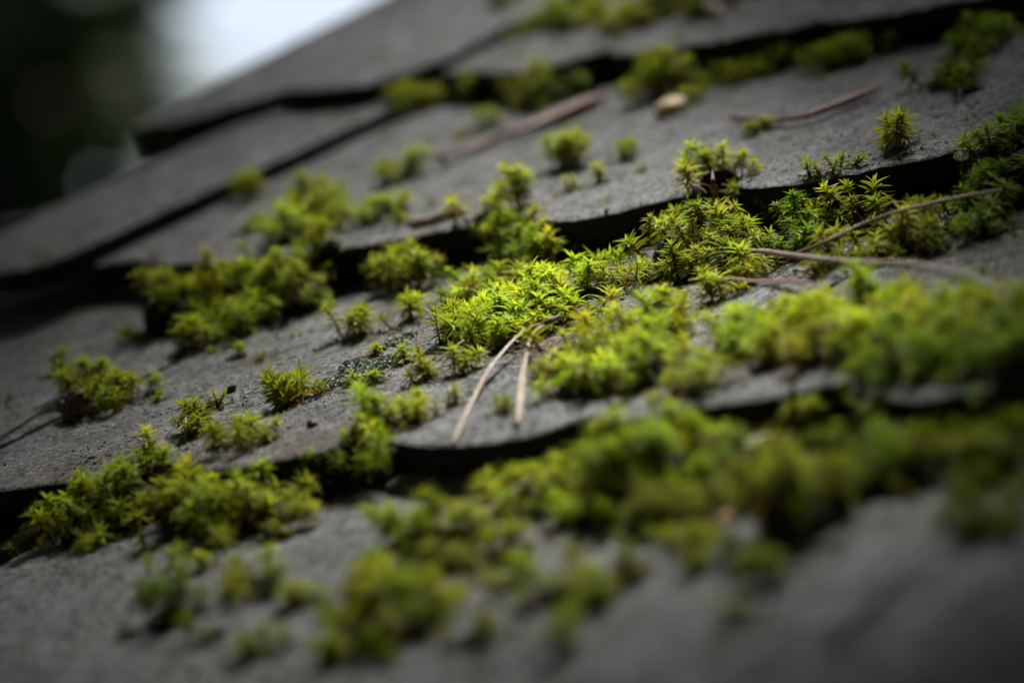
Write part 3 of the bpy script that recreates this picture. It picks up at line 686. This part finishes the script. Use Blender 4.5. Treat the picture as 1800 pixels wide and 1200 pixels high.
tuft('tiny upper dot of moss on the tongue-shaped shingle tip', 1052, 322, 3, 0.15, TINY, 1.3)
tuft('tiny lower dot of moss on the tongue-shaped shingle tip', 1004, 336, 3, 0.2, TINY, 1.1)
tuft('minute brownish speck of moss alone on the middle of the tongue-shaped shingle', 1129, 302, 2, 0.1, TINY, 0.8)
tuft('slim upright shoot at the left corner of the tongue-shaped tip', 914, 368, 5, 0.2, TALL, 1.05, splay=0.2)
tuft('blurred single tuft on the seam left of the slanting brown pod', 708, 318, 7, 0.45, LUSH, 1.0)
tuft('blurred leaning sprig at the top of the left seam', 440, 350, 6, 0.45, LUSH, 0.9, lean=(-.5, 0))
tuft('small blurred sprig on the shingle above the left moss bank', 440, 405, 3, 0.35, LOW, 0.7)
tuft('blurred taller shoot in the middle of the seam moss above the left bank', 562, 372, 8, 0.4, TALL, 1.0)
tuft('little star in the dark gap right of the left moss bank', 551, 528, 3, 0.2, LUSH, 0.8)
tuft('blurred small tuft at the lower left foot of the left moss bank', 342, 612, 6, 0.35, LUSH, 0.9)
tuft('blurred tiny sprig right of the foot of the left moss bank', 418, 628, 2, 0.15, LOW, 0.8)
tuft('left stem of the yellow pair in the dark gap behind the brightest cushion', 682, 515, 5, 0.28, RUSTY + TALL, 1.1, splay=0.25)
tuft('right stem of the yellow pair in the dark gap behind the brightest cushion', 724, 512, 5, 0.28, RUSTY + LUSH, 1.1, splay=0.3)
tuft('tall branching sprig with bare brown stems at the edge of the streaked shingle', 1580, 268, 7, 0.35, TALL, 0.95, lean=(-.15, .2), splay=0.6)
tuft('low sprig tucked under the dark-tipped twig', 1335, 232, 6, 0.5, LOW, 0.7, aspect=0.5)
tuft('scruffy low moss sitting on the lip of the streaked shingle', 1465, 303, 8, 0.75, TINY, 1.3, aspect=0.4)
tuft('very blurred olive tuft at the bottom edge, right of the double cushion', 985, 1150, 4, 0.4, LUSH, 0.8)
tuft('very blurred dark tuft at the bottom left of the double cushion', 470, 1150, 6, 0.5, LOW, 0.9)
tuft('blurred tuft at the bottom frame edge just left of the double cushion', 595, 1165, 4, 0.35, LOW, 0.9)
tuft('faint blurred sprig on the near shingle below the large bright cushion', 1240, 1000, 4, 0.4, LOW, 0.8)
tuft('blurred olive sprig left of the near shingle seam below the dark yellow ball', 1350, 1025, 6, 0.5, LUSH, 0.8)
tuft('blurred olive low tuft right below the large bright cushion', 1190, 975, 8, 0.7, LOW, 1.0)
tuft('small faint dot of moss at the bottom right of centre', 1310, 1090, 3, 0.3, LOW, 0.8)

# ---------------------------------------------------------------- litter
def tube_mesh(name, pts, radii, flat=1.0, k_=8, sub=6, wob=0.0, groove=0.0, seed=0):
    pts = np.array([tuple(p) for p in pts], float); n = len(pts); radii = np.array(radii, float)
    tt = np.linspace(0, n - 1, (n - 1) * sub + 1); P_ = []; 
    for t in tt:                                                   # Catmull-Rom
        i = min(int(t), n - 2); f_ = t - i
        p0, p1, p2, p3 = pts[max(i - 1, 0)], pts[i], pts[i + 1], pts[min(i + 2, n - 1)]
        P_.append(0.5 * ((2 * p1) + (-p0 + p2) * f_ + (2 * p0 - 5 * p1 + 4 * p2 - p3) * f_ ** 2 + (-p0 + 3 * p1 - 3 * p2 + p3) * f_ ** 3))
    P_ = np.array(P_); R_ = np.interp(tt, np.arange(n), radii)
    r_ = np.random.default_rng(seed); R_ = R_ * (1 + wob * r_.standard_normal(len(R_)))
    V_ = []; fs = []
    for i in range(len(P_)):
        d = P_[min(i + 1, len(P_) - 1)] - P_[max(i - 1, 0)]; x, y, _ = basis_from(d)
        for j in range(k_):
            a = 2 * math.pi * j / k_; g = 1 - groove * (1 if j % 2 else 0)
            V_.append(P_[i] + (x * math.cos(a) + y * math.sin(a) * flat) * R_[i] * g)
    for i in range(len(P_) - 1):
        for j in range(k_):
            fs.append((i * k_ + j, i * k_ + (j + 1) % k_, (i + 1) * k_ + (j + 1) % k_, (i + 1) * k_ + j))
    m_ = len(V_); V_ += [P_[0], P_[-1]]; L_ = (len(P_) - 1) * k_
    for j in range(0, k_): fs += [(m_, (j + 1) % k_, j, j), (m_ + 1, L_ + j, L_ + (j + 1) % k_, L_ + (j + 1) % k_)]
    org = pts[0]
    V_ = np.array(V_) - org
    f4 = [f_ for f_ in fs if f_[3] != f_[2]]; f3 = [f_[:3] for f_ in fs if f_[3] == f_[2]]
    tri = []
    for a, b_, c, d in f4: tri += [(a, b_, c), (a, c, d)]
    return make_mesh(name, V_, np.array(tri + f3)), tuple(org)
def strand(name, spec, radii, mat, label=None, cat=None, parent=None, porg=None, group=None, **k):
    pts = [lifted(x, y, h) for x, y, h in spec]
    me, org = tube_mesh(name, pts, radii, **k)
    if parent is not None: return obj(name, me, mat, parent=parent, at=Vector(org) - Vector(porg))
    o = obj(name, me, mat, at=org); tag(o, label, cat, group); return o

# forked dry pine needle pair
p0 = lifted(962, 566, 0.75); pn = empty('pine_needle', p0)
tag(pn, 'forked pair of dry brownish pine needles arching down to the crisp pale lip', 'pine needle', 'fallen pine needles')
strand('needle', [(958, 566, 0.75), (915, 586, 0.6), (862, 645, 0.35), (832, 700, 0.22), (805, 757, 0.16), (797, 777, 0.14)], [.04, .07, .085, .09, .085, .05], ND_PALE, parent=pn, porg=p0, flat=.6, groove=.25, seed=1)
strand('needle', [(962, 566, 0.75), (935, 590, 0.65), (920, 640, 0.45), (912, 690, 0.32), (910, 745, 0.2)], [.04, .075, .08, .08, .08], ND_PALE, parent=pn, porg=p0, flat=.6, groove=.25, seed=2)
strand('needle', [(957, 572, 0.75), (930, 596, 0.62), (922, 650, 0.4), (918, 700, 0.28), (912, 742, 0.2)], [.04, .05, .055, .055, .03], ND_PALE, parent=pn, porg=p0, flat=.6, seed=3)
strand('sheath', [(950, 572, 0.7), (966, 564, 0.8), (985, 556, 0.75)], [.06, .1, .06], DEADM, parent=pn, porg=p0, wob=.1)
strand('pine_needle', [(757, 643, 0.2), (790, 617, 0.5), (815, 598, 0.7)], [.03, .06, .05], ND_YEL, 'short yellow-green needle stuck in the moss left of the forked pair', 'pine needle', group='fallen pine needles', flat=.6, groove=.2)
strand('pine_needle', [(752, 650, 0.15), (785, 643, 0.3), (815, 634, 0.4)], [.02, .04, .03], ND_YEL, 'faint thin needle lying right under the short yellow-green one', 'pine needle', group='fallen pine needles', flat=.6)
strand('dry_stem', [(1325, 441, 1.1), (1345, 442, 1.15), (1400, 450, 1.2), (1470, 458, 1.25), (1535, 462, 1.4), (1600, 465, 1.6), (1680, 480, 1.6), (1730, 496, 1.4), (1760, 514, 1.2)], [.06, .12, .13, .14, .13, .13, .12, .11, .06], ND_GREY, 'long grey-brown dry stem with a whitish patch lying across the moss at right', 'stem', flat=.75, groove=.15, wob=.04)
strand('pine_needle', [(1250, 490, 0.8), (1290, 490, 0.9), (1340, 496, 0.95), (1390, 494, 1.0), (1440, 500, 1.0)], [.05, .1, .09, .1, .05], ND_BROWN, 'short twisted brown needle with a pale blunt end, in front of the long grey stem', 'pine needle', group='fallen pine needles', flat=.5, groove=.3, wob=.05)
strand('pine_needle', [(1400, 444, 0.8), (1450, 425, 1.2), (1520, 392, 1.5), (1580, 372, 1.7), (1660, 352, 1.8), (1760, 334, 1.8)], [.05, .065, .075, .08, .08, .06], ND_BROWN, 'thin brown needle slanting up to the right edge over the shaded moss', 'pine needle', group='fallen pine needles', flat=.7, groove=.2)
strand('pine_needle', [(1400, 668, 0.8), (1380, 705, 0.6), (1355, 755, 0.5)], [.08, .12, .08], ND_PALE, 'blurred brownish needle hanging over the dark gap below the broad carpet', 'pine needle', group='fallen pine needles', flat=.6)
strand('pine_needle', [(850, 905, 0.4), (890, 870, 0.6), (935, 835, 0.7)], [.04, .06, .04], ND_PALE, 'thin blurred needle in the moss below the dark gap under the pale lip', 'pine needle', group='fallen pine needles', flat=.6)
strand('twig', [(1290, 205, 0.3), (1310, 207, 0.3), (1360, 210, 0.3), (1410, 205, 0.35), (1440, 195, 0.35), (1500, 172, 0.35), (1545, 152, 0.35)], [.17, .13, .12, .15, .22, .26, .12], RED, 'curved reddish brown twig with a dark blunt tip on the streaked shingle', 'twig', flat=.6, wob=.03)
strand('seed_pod', [(778, 276, 0.3), (810, 266, 0.35), (860, 248, 0.4), (920, 225, 0.45), (980, 200, 0.45), (1030, 180, 0.4), (1062, 170, 0.3)], [.08, .2, .26, .28, .42, .46, .15], RED, 'long blurred reddish pod tapering leftward, lying across the far shingle', 'seed pod', flat=.45, wob=.03, k_=10)
strand('twig', [(690, 322, 0.1), (720, 296, 0.2), (752, 275, 0.25), (778, 276, 0.2), (790, 292, 0.1)], [.10, .12, .1, .09, .04], DEADM, 'short dark blurred twig at the left end of the seed pod', 'twig', wob=.08)
strand('twig', [(1460, 1135, 0.2), (1500, 1095, 0.25), (1550, 1045, 0.3), (1600, 985, 0.3)], [.10, .12, .10, .06], DEADM, 'very blurred dark twig lying on the near bare shingle at bottom right', 'twig', wob=.05)
strand('mossy_stem', [(-8, 770, 0.1), (30, 748, 0.12), (62, 727, 0.12), (95, 706, 0.1)], [.05, .06, .06, .03], OLIVE, 'olive thread-like stem lying in the seam at the left frame edge', 'stem', wob=.05)
strand('dead_spike', [(1256, 385, 1.0), (1257, 355, 1.0), (1254, 325, 1.0), (1252, 298, 1.05)], [.11, .13, .12, .01], DEADM, 'black withered spike standing in the cushion under the seam', 'dead shoot', wob=.18)
strand('bud', [(1266, 290, 0.8), (1264, 272, 0.9), (1262, 256, 1.0)], [.04, .09, .01], RED, 'reddish pointed bud at the top of the seam clump', 'bud', wob=.05)
strand('orange_scale', [(1235, 928, 0.3), (1265, 915, 0.5), (1290, 890, 0.6)], [.12, .24, .08], ORANGE, 'blurred orange leaf scale in the front moss left of the dark yellow ball', 'leaf scale', flat=.4)
strand('leaf_scrap', [(1310, 790, 0.9), (1335, 770, 1.0), (1365, 762, 0.8)], [.15, .32, .1], ND_BROWN, 'blurred pinkish brown leaf scrap at the foot of the hanging needle', 'leaf scrap', flat=.35)
strand('leaf_scrap', [(1090, 580, 0.5), (1105, 572, 0.6), (1120, 570, 0.5)], [.08, .2, .06], BARKF, 'small pinkish scrap of leaf in the moss right of the needle fork', 'leaf scrap', flat=.35)
strand('orange_scale', [(1228, 1, 0.4), (1250, 12, 0.5), (1280, 20, 0.4)], [.1, .2, .08], ND_BROWN, 'blurred brown scale in the top moss band', 'leaf scale', flat=.4)
# dead clump at left with pale chip
cb = hit(125, 738); dc = empty('dead_clump', cb); tag(dc, 'dark reddish brown dead moss clump standing at left under a green tuft', 'dead moss')
for i, (sp, rr) in enumerate((([(122, 740, .05), (112, 715, .35), (104, 705, .6)], [.16, .20, .03]), ([(125, 742, .05), (128, 715, .5), (145, 690, .9)], [.2, .26, .1]), ([(130, 735, .05), (148, 705, .4), (160, 680, .9)], [.1, .16, .05]), ([(118, 735, .1), (118, 708, .5), (132, 688, .9)], [.12, .14, .05]))):
    strand('stalk', sp, rr, DEADM, parent=dc, porg=cb, wob=.2, seed=i)
def blob(name, c, a, b_, h, mat, label, cat, seed=0, tiltv=(0, 0, 1), rot=0.0):
    r_ = np.random.default_rng(seed); V_ = []; fs = []; nn, mm = 16, 9
    for i in range(mm + 1):
        for j in range(nn):
            th_ = math.pi * i / mm; ph = 2 * math.pi * j / nn
            k_ = 1 + 0.22 * math.sin(2 * ph + seed) * math.sin(th_) + r_.normal(0, 0.05)
            V_.append((math.sin(th_) * math.cos(ph) * a * k_, math.sin(th_) * math.sin(ph) * b_ * k_, math.cos(th_) * h * k_))
    for i in range(mm):
        for j in range(nn): fs.append((i * nn + j, (i + 1) * nn + j, (i + 1) * nn + (j + 1) % nn, i * nn + (j + 1) % nn))
    o = obj(name, make_mesh(name, V_, fs), mat, at=(c.x, c.y, c.z + h * 0.7), rot=Matrix.Rotation(rot, 4, 'Z')); tag(o, label, cat); return o
blob('wood_chip', hit(155, 728), 0.5, 0.22, 0.2, BARKF, 'small pale chip leaning against the brown dead clump', 'wood chip', 3, rot=.5)
blob('pale_flake', hit(1182, 200), 0.62, 0.5, 0.33, FLAKE, 'blurred cream and yellow flake lying on the far middle shingle', 'flake', 5, rot=.4)
for (x, y, s_, lb) in ((375, 712, .28, 'dark crumb of soil beside the tiny green sprig above the rounded tip'), (275, 800, .5, 'rotten black lump in the notch between two shingles at the front left'),
                       (550, 748, .22, 'dark crumb lying on the big bare shingle near its lower edge'), (1385, 360, .22, 'round dark crumb in the gap above the dark green cushion')):
    blob('soil_crumb', hit(x, y), s_, s_ * .8, s_ * .5, DEADM, lb, 'crumb', int(x))

# curled bark strip along the frayed edge
def ribbon(name, spec, wd, mat, label, cat, curl=1.0, seed=0):
    pts = np.array([tuple(lifted(x, y, h)) for x, y, h in spec]); n = len(pts); V_ = []; fs = []; K = 9
    tt = np.linspace(0, n - 1, 30); r_ = np.random.default_rng(seed)
    for t in tt:
        p = np.array([np.interp(t, np.arange(n), pts[:, i]) for i in range(3)]); ww = wd * math.sin(math.pi * (0.08 + 0.84 * t / (n - 1))) ** 0.6
        for layer in (0, 1):
            for j in range(K):
                s_ = j / (K - 1) * 2 - 1; ang = s_ * 1.5 * curl; rr = ww * 0.45
                q = p + np.array([0.15 * s_ * ww, math.sin(ang) * rr, (math.cos(ang) - 0.3) * rr * 0.8]) + r_.normal(0, 0.012, 3)
                V_.append(q - (np.array([0, 0, 0.05]) if layer else 0))
    for i in range(len(tt) - 1):
        for l_ in (0, 1):
            for j in range(K - 1):
                a = i * 2 * K + l_ * K + j; b_ = a + 2 * K; fs.append((a, a + 1, b_ + 1, b_) if l_ == 0 else (a, b_, b_ + 1, a + 1))
        for j in (0, K - 1):
            a = i * 2 * K + j; b_ = a + 2 * K; fs.append((a, b_, b_ + K, a + K))
    for i in (0, len(tt) - 1):
        for j in range(K - 1): a = i * 2 * K + j; fs.append((a, a + K, a + K + 1, a + 1))
    o = obj(name, make_mesh(name, np.array(V_) - pts[0], fs), mat, at=tuple(pts[0])); tag(o, label, cat); return o
ribbon('bark_strip', [(715, 388, .05), (740, 390, .15), (770, 384, .22), (800, 374, .2), (818, 368, .05)], 0.75, BARKF, 'curled strip of pale bark on the frayed shingle edge beside the slim shoot', 'bark', seed=2)
ribbon('bark_strip', [(680, 424, .02), (720, 420, .08), (760, 410, .1), (800, 396, .05)], 0.6, BARKF, 'flat torn bark sliver below the curled strip, over the dark gap', 'bark', curl=.5, seed=3)

# lichen patch: hundreds of small upturned lobes
def lichen(x0, y0, wx, dep, n, label):
    c = hit(x0, y0); buf = Buf()
    for i in range(n):
        a = rng.uniform(0, 6.28); q = math.sqrt(rng.uniform(0, 1)); q *= 0.8 + 0.3 * math.sin(4 * a)
        d = CXp * math.cos(a) * wx * q + CFp * math.sin(a) * dep * q
        z = ground(c.x + d.x, c.y + d.y, c.z + 1); s_ = rng.uniform(0.05, 0.11)
        ax = basis_from(np.array([rng.normal(0, .7), rng.normal(0, .7), 1.0])); m_ = 6
        V_ = [np.array([0, 0, -0.02])] + [(ax[0] * math.cos(t) * (1 + .4 * math.sin(3 * t + i)) + ax[1] * math.sin(t)) * s_ + np.array([0, 0, 0.02 + 0.03 * math.cos(2 * t)]) for t in np.arange(m_) / m_ * 6.283]
        V_ = np.array(V_) + np.array([c.x + d.x, c.y + d.y, z + rng.uniform(0.01, 0.07)])
        buf.add(V_, [(0, 1 + j, 1 + (j + 1) % m_) for j in range(m_)], np.array([.2, .25, .15]))
    o = obj('lichen', buf.mesh('lichen', tuple(c)), LICH, at=tuple(c)); tag(o, label, 'lichen')
lichen(635, 655, 1.3, 2.2, 1100, 'grey-green crusty lichen patch on the gritty shingle left of centre')
lichen(700, 600, 0.6, 1.0, 200, 'smaller lichen spot upslope of the main patch, beside the branching sprig')
lichen(560, 680, 0.35, 0.7, 90, 'little lichen rosette at the root of the leaning sprig')

# loose dirt: grains nobody could count
def dirt():
    buf = Buf(); ico = np.array([(0, 0, 1), (.9, 0, .2), (.28, .85, .2), (-.72, .53, .2), (-.72, -.53, .2), (.28, -.85, .2), (0, 0, -.6)], float)
    fi = np.array([(0, i, i % 5 + 1) for i in range(1, 6)] + [(6, i % 5 + 1, i) for i in range(1, 6)])
    for i in range(26000):
        if i % 4: a_ = rng.uniform(-14, 14); b_ = rng.normal(-3, 8); r, u = CXp.x * a_ + CFp.x * b_, CXp.y * a_ + CFp.y * b_
        else: r, u = rng.uniform(-36, 36), rng.uniform(-27, 34)
        dn = value_noise(np.array([r * .45]), np.array([u * .3]), 77)[0]
        if rng.uniform() > 0.25 + 1.6 * max(0, dn + .1): continue
        z = ground(r, u)
        if z < -1.55: continue
        s_ = 0.024 * math.exp(rng.normal(0, 0.5))
        if rng.uniform() < 0.01: s_ *= 2.2
        R_ = frame_matrix(np.array([rng.normal(0, .4), rng.normal(0, .4), 1.0]), rng.uniform(0, 6.28), s_)
        V_ = (ico * rng.uniform(.7, 1.3, (7, 1)) * np.array([1.3, 1, .7])) @ R_.T + np.array([r, u, z + s_ * .2])
        cc = [(0.05, .04, .025), (.08, .085, .03), (.14, .12, .09), (.03, .025, .02), (.42, .42, .39), (.30, .33, .26)][rng.integers(6)]
        buf.add(V_, fi, np.array(cc))
    # soil, dead leaves and fibres caught round every tuft
    for (x, y, z0, a_, b_) in SPOTS:
        for i in range(int(40 + 95 * a_ * b_)):
            an = rng.uniform(0, 6.283); q = math.sqrt(rng.uniform(0, 1)) * (1.15 if rng.uniform() < .7 else 1.6)
            d = CXp * math.cos(an) * a_ * q + CFp * math.sin(an) * b_ * q
            r, u = x + d.x, y + d.y; z = ground(r, u, z0 + 2)
            if z > z0 + .5 or z < z0 - .5: continue
            fib = rng.uniform() < .35
            s_ = 0.03 * math.exp(rng.normal(0, .5)); st = np.array([3.5, .5, .4]) if fib else np.array([1.4, 1.1, .6])
            R_ = frame_matrix(np.array([rng.normal(0, .3), rng.normal(0, .3), 1.0]), rng.uniform(0, 6.28), s_)
            V_ = (ico * rng.uniform(.7, 1.3, (7, 1)) * st) @ R_.T + np.array([r, u, z + s_ * .15])
            cc = [(0.035, .028, .018), (.06, .055, .02), (.16, .08, .02), (.022, .02, .015), (.12, .13, .03)][rng.integers(5)]
            buf.add(V_, fi, np.array(cc))
    o = obj('dirt', buf.mesh('dirt', (0, 0, 0), smooth=False), DIRT); tag(o, 'scattered dark soil grains and crumbs on the shingles', kind='stuff')
dirt()
def specks():
    buf = Buf()
    for i in range(520):
        r, u = rng.uniform(-34, 34), rng.uniform(-27, 33)
        if value_noise(np.array([r * .3]), np.array([u * .25]), 91)[0] < rng.uniform(-.25, .35): continue
        z = ground(r, u)
        if z < -1.5: continue
        for j in range(rng.integers(1, 4)):
            add_shoot(buf, np.array([r + rng.normal(0, .12), u + rng.normal(0, .12), z - .02]), UPV + rng.normal(0, .3, 3), TINY[rng.integers(2)], rng.uniform(.35, .8), np.array([.8, .8, .8]))
    o = obj('moss_specks', buf.mesh('moss_specks', smooth=False), MOSS); tag(o, 'minute moss specks sprinkled over the bare shingles', kind='stuff')
specks()

rng = np.random.default_rng(99)
# ---------------------------------------------------------------- conifers around the shed and unseen boughs added to shade the roof
def leaf_cloud(P_, axis, ln, wd, n, cols):
    """n narrow needle sprays around points P_ (metres)"""
    d = axis + rng.normal(0, 0.5, (n, 3)); d /= np.linalg.norm(d, axis=1)[:, None]
    s_ = np.cross(d, rng.normal(0, 1, (n, 3))); s_ /= np.linalg.norm(s_, axis=1)[:, None]
    L_ = ln * rng.uniform(.6, 1.3, (n, 1)); W_ = wd * rng.uniform(.6, 1.3, (n, 1))
    v = np.stack([P_, P_ + d * L_ * .5 + s_ * W_, P_ + d * L_, P_ + d * L_ * .5 - s_ * W_], 1)
    c = np.repeat(cols[rng.integers(len(cols), size=n)] * rng.uniform(.7, 1.3, (n, 1)), 4, axis=0)
    f = np.arange(n * 4).reshape(n, 4)
    return v.reshape(-1, 3), f, c
FC = np.array([(0.030, 0.050, 0.018), (0.045, 0.065, 0.020), (0.022, 0.040, 0.018), (0.06, 0.07, 0.025)])
def wmesh(name, v, f, mat, c=None, parent=None, loc=(0, 0, 0)):
    me = make_mesh(name, np.asarray(v, float) * 100, f, c, smooth=False); me.materials.append(mat)
    o = bpy.data.objects.new(name, me); COL.objects.link(o)
    if parent: o.parent = parent
    else: o.location = loc
    return o
def limb(p0, p1, r0, r1, k_=8):
    p0, p1 = np.array(p0, float), np.array(p1, float); x, y, _ = basis_from(p1 - p0); V_ = []
    for i in range(7):
        t = i / 6; c = p0 * (1 - t) + p1 * t; c[2] -= 0.04 * math.sin(math.pi * t) * np.linalg.norm(p1 - p0)
        for j in range(k_): a = 6.2832 * j / k_; V_.append(c + (x * math.cos(a) + y * math.sin(a)) * (r0 * (1 - t) + r1 * t))
    fs = [(i * k_ + j, i * k_ + (j + 1) % k_, (i + 1) * k_ + (j + 1) % k_, (i + 1) * k_ + j) for i in range(6) for j in range(k_)]
    return np.array(V_), np.array(fs)
def conifer(x, y, h, cr, label, n=70000, low=0.4):
    e = bpy.data.objects.new('conifer', None); COL.objects.link(e); e.location = (x, y, 0)
    tag(e, label, 'tree', 'dark conifers standing around the shed')
    v, f = limb((0, 0, -.1), (0, 0, h * .97), 0.022 * h, 0.01); wmesh('trunk', v, f, BARK, parent=e)
    Ps = []; Ax = []; bv = []; bf = []; bn = 0
    nb = 260
    for b_ in range(nb):
        z = low + (h - low) * (b_ / nb) ** 1.1; a = b_ * 2.4 + rng.uniform(-.3, .3); L_ = cr * min(1.0, (h - z) / (h * 0.55)) * rng.uniform(.86, 1.04) + .1
        d = np.array([math.cos(a), math.sin(a), -0.12]); k_ = max(8, int(n / nb * L_ / cr * 1.6))
        t = rng.uniform(.1, 1, k_) ** .75
        sp = 0.30 * L_ * np.sin(math.pi * (0.15 + .8 * t))
        Ps.append(np.array([0, 0, z]) + d * t[:, None] * L_ + np.stack([-d[1] * rng.normal(0, 1, k_) * sp * .7, d[0] * rng.normal(0, 1, k_) * sp * .7, rng.normal(0, .12, k_)], 1))
        Ax.append(np.tile(d, (k_, 1)))
        v, f = limb((0, 0, z), (d[0] * L_ * .9, d[1] * L_ * .9, z + d[2] * L_), 0.02, 0.004, 5); bv.append(v); bf.append(f + bn); bn += len(v)
    Ps = np.concatenate(Ps); Ax = np.concatenate(Ax)
    v, f, c = leaf_cloud(Ps, Ax, .20, .05, len(Ps), FC)
    cr_ = wmesh('crown', v, f, FOL, c, parent=e)
    wmesh('limbs', np.concatenate(bv), np.concatenate(bf), BARK, parent=cr_)
camw = cam.matrix_world.translation; fw = cam.matrix_world.to_3x3() @ Vector((0, 0, -1)); BR = math.degrees(math.atan2(fw.y, fw.x))
def polar(b_, d): a = rad(BR + b_); return camw.x + math.cos(a) * d, camw.y + math.sin(a) * d
for b_, d, h, cr, lb in ((16.95, 9.0, 11, 1.95, 'nearest dark conifer whose crown edge borders the bright sky gap'),
                         (26, 8.0, 12, 2.1, 'dark conifer left of the one bordering the sky gap'),
                         (20.2, 12.5, 14, 2.6, 'conifer standing behind the first two, closing the gap between them'),
                         (-14.5, 10.0, 12, 2.0, 'conifer on the other side of the sky gap, behind the roof')):
    x, y = polar(b_, d); conifer(x, y, h, cr, lb)
GRP = 'conifers out of the picture'
for b_, d, h, cr in ((45, 6, 9, 2.2), (75, 5, 9, 2.2), (-35, 6.5, 10, 2.3), (-60, 5, 9, 2.2), (-95, 4, 9, 2.1), (110, 4, 9, 2.1), (145, 3.6, 9, 2.0), (180, 3.6, 9, 2.0), (-140, 3.6, 9, 2.0)):  # unseen trees added to block sky light from the sides and behind
    x, y = polar(b_, d); conifer(x, y, h, cr, 'tall dark conifer added beside the shed outside the frame to block sky light', n=5000)

def bough(label, pts, width, n, droop=0.0):
    """an unseen conifer bough added above the roof to shade it, points in local cm"""
    e = empty('added_shade_bough', pts[0]); tag(e, label, 'bough', 'unseen conifer boughs added to shade the roof')
    o0 = np.array(pts[0], float); Q = np.array(pts, float) - o0
    me, _ = tube_mesh('branch', [tuple(q) for q in Q], [1.4] + [1.0] * (len(Q) - 2) + [0.3], k_=8)
    obj('branch', me, BARK, parent=e)
    seg = rng.uniform(0, len(Q) - 1, n); i = np.minimum(seg.astype(int), len(Q) - 2); f = (seg - i)[:, None]
    c = Q[i] * (1 - f) + Q[i + 1] * f; d = Q[i + 1] - Q[i]; d /= np.linalg.norm(d, axis=1)[:, None]
    sd_ = np.stack([-d[:, 1], d[:, 0], 0 * d[:, 0]], 1); u = rng.uniform(-1, 1, n); u = np.sign(u) * np.abs(u) ** .8
    p = c + sd_ * (u * width)[:, None]; p[:, 2] += rng.normal(0, 2.5, n) - droop * np.abs(u) * 6
    ax = d + sd_ * (np.sign(u) * 1.1)[:, None]
    v, fcs, cc = leaf_cloud(p, ax, 9.0, 0.9, n, FC)
    me = make_mesh('foliage', v, fcs, cc, smooth=False); obj('foliage', me, FOL, parent=e)
sl = Matrix.Rotation(-PITCH, 3, 'X') @ sun_dir                       # sun direction in roof axes
def over(a, b_, t): p = CXp * a + CFp * b_ + Vector(sl) * (t / sl.z); return (p.x, p.y, p.z)  # sets the added boughs sunward so their shade rings the lit strip
bough('unseen conifer bough added to shade the left side of the roof', [over(-40, 120, 46), over(-36, 40, 44), over(-34, 0, 42), over(-27, -40, 42), over(-20, -90, 46)], 21, 9000)
bough('unseen conifer bough added to shade the right side of the roof', [over(17, 120, 46), over(22, 40, 44), over(31, 0, 42), over(29, -50, 42), over(30, -90, 46)], 21, 9000)
bough('unseen conifer bough added high across to shade the lower end of the roof', [over(60, -54, 50), over(30, -57, 46), over(0, -65, 46), over(-26, -44, 46), over(-50, -34, 46)], 20, 6500)
bough('unseen conifer bough added high across to shade the upper end of the roof', [over(60, 74, 56), over(30, 74, 52), over(0, 80, 50), over(-30, 86, 50), over(-60, 94, 50)], 20, 5000)
bough('higher outer conifer bough, unseen, added to block sky light left of the roof', [over(-84, 150, 72), over(-82, 40, 66), over(-80, -30, 64), over(-74, -110, 66)], 30, 6500)
bough('higher outer conifer bough, unseen, added to block sky light right of the roof', [over(74, 150, 72), over(80, 40, 66), over(82, -30, 64), over(84, -110, 66)], 30, 6500)
bough('unseen high conifer bough added to block sky light from the camera side', [over(80, -104, 70), over(0, -106, 66), over(-80, -98, 68)], 28, 5000)
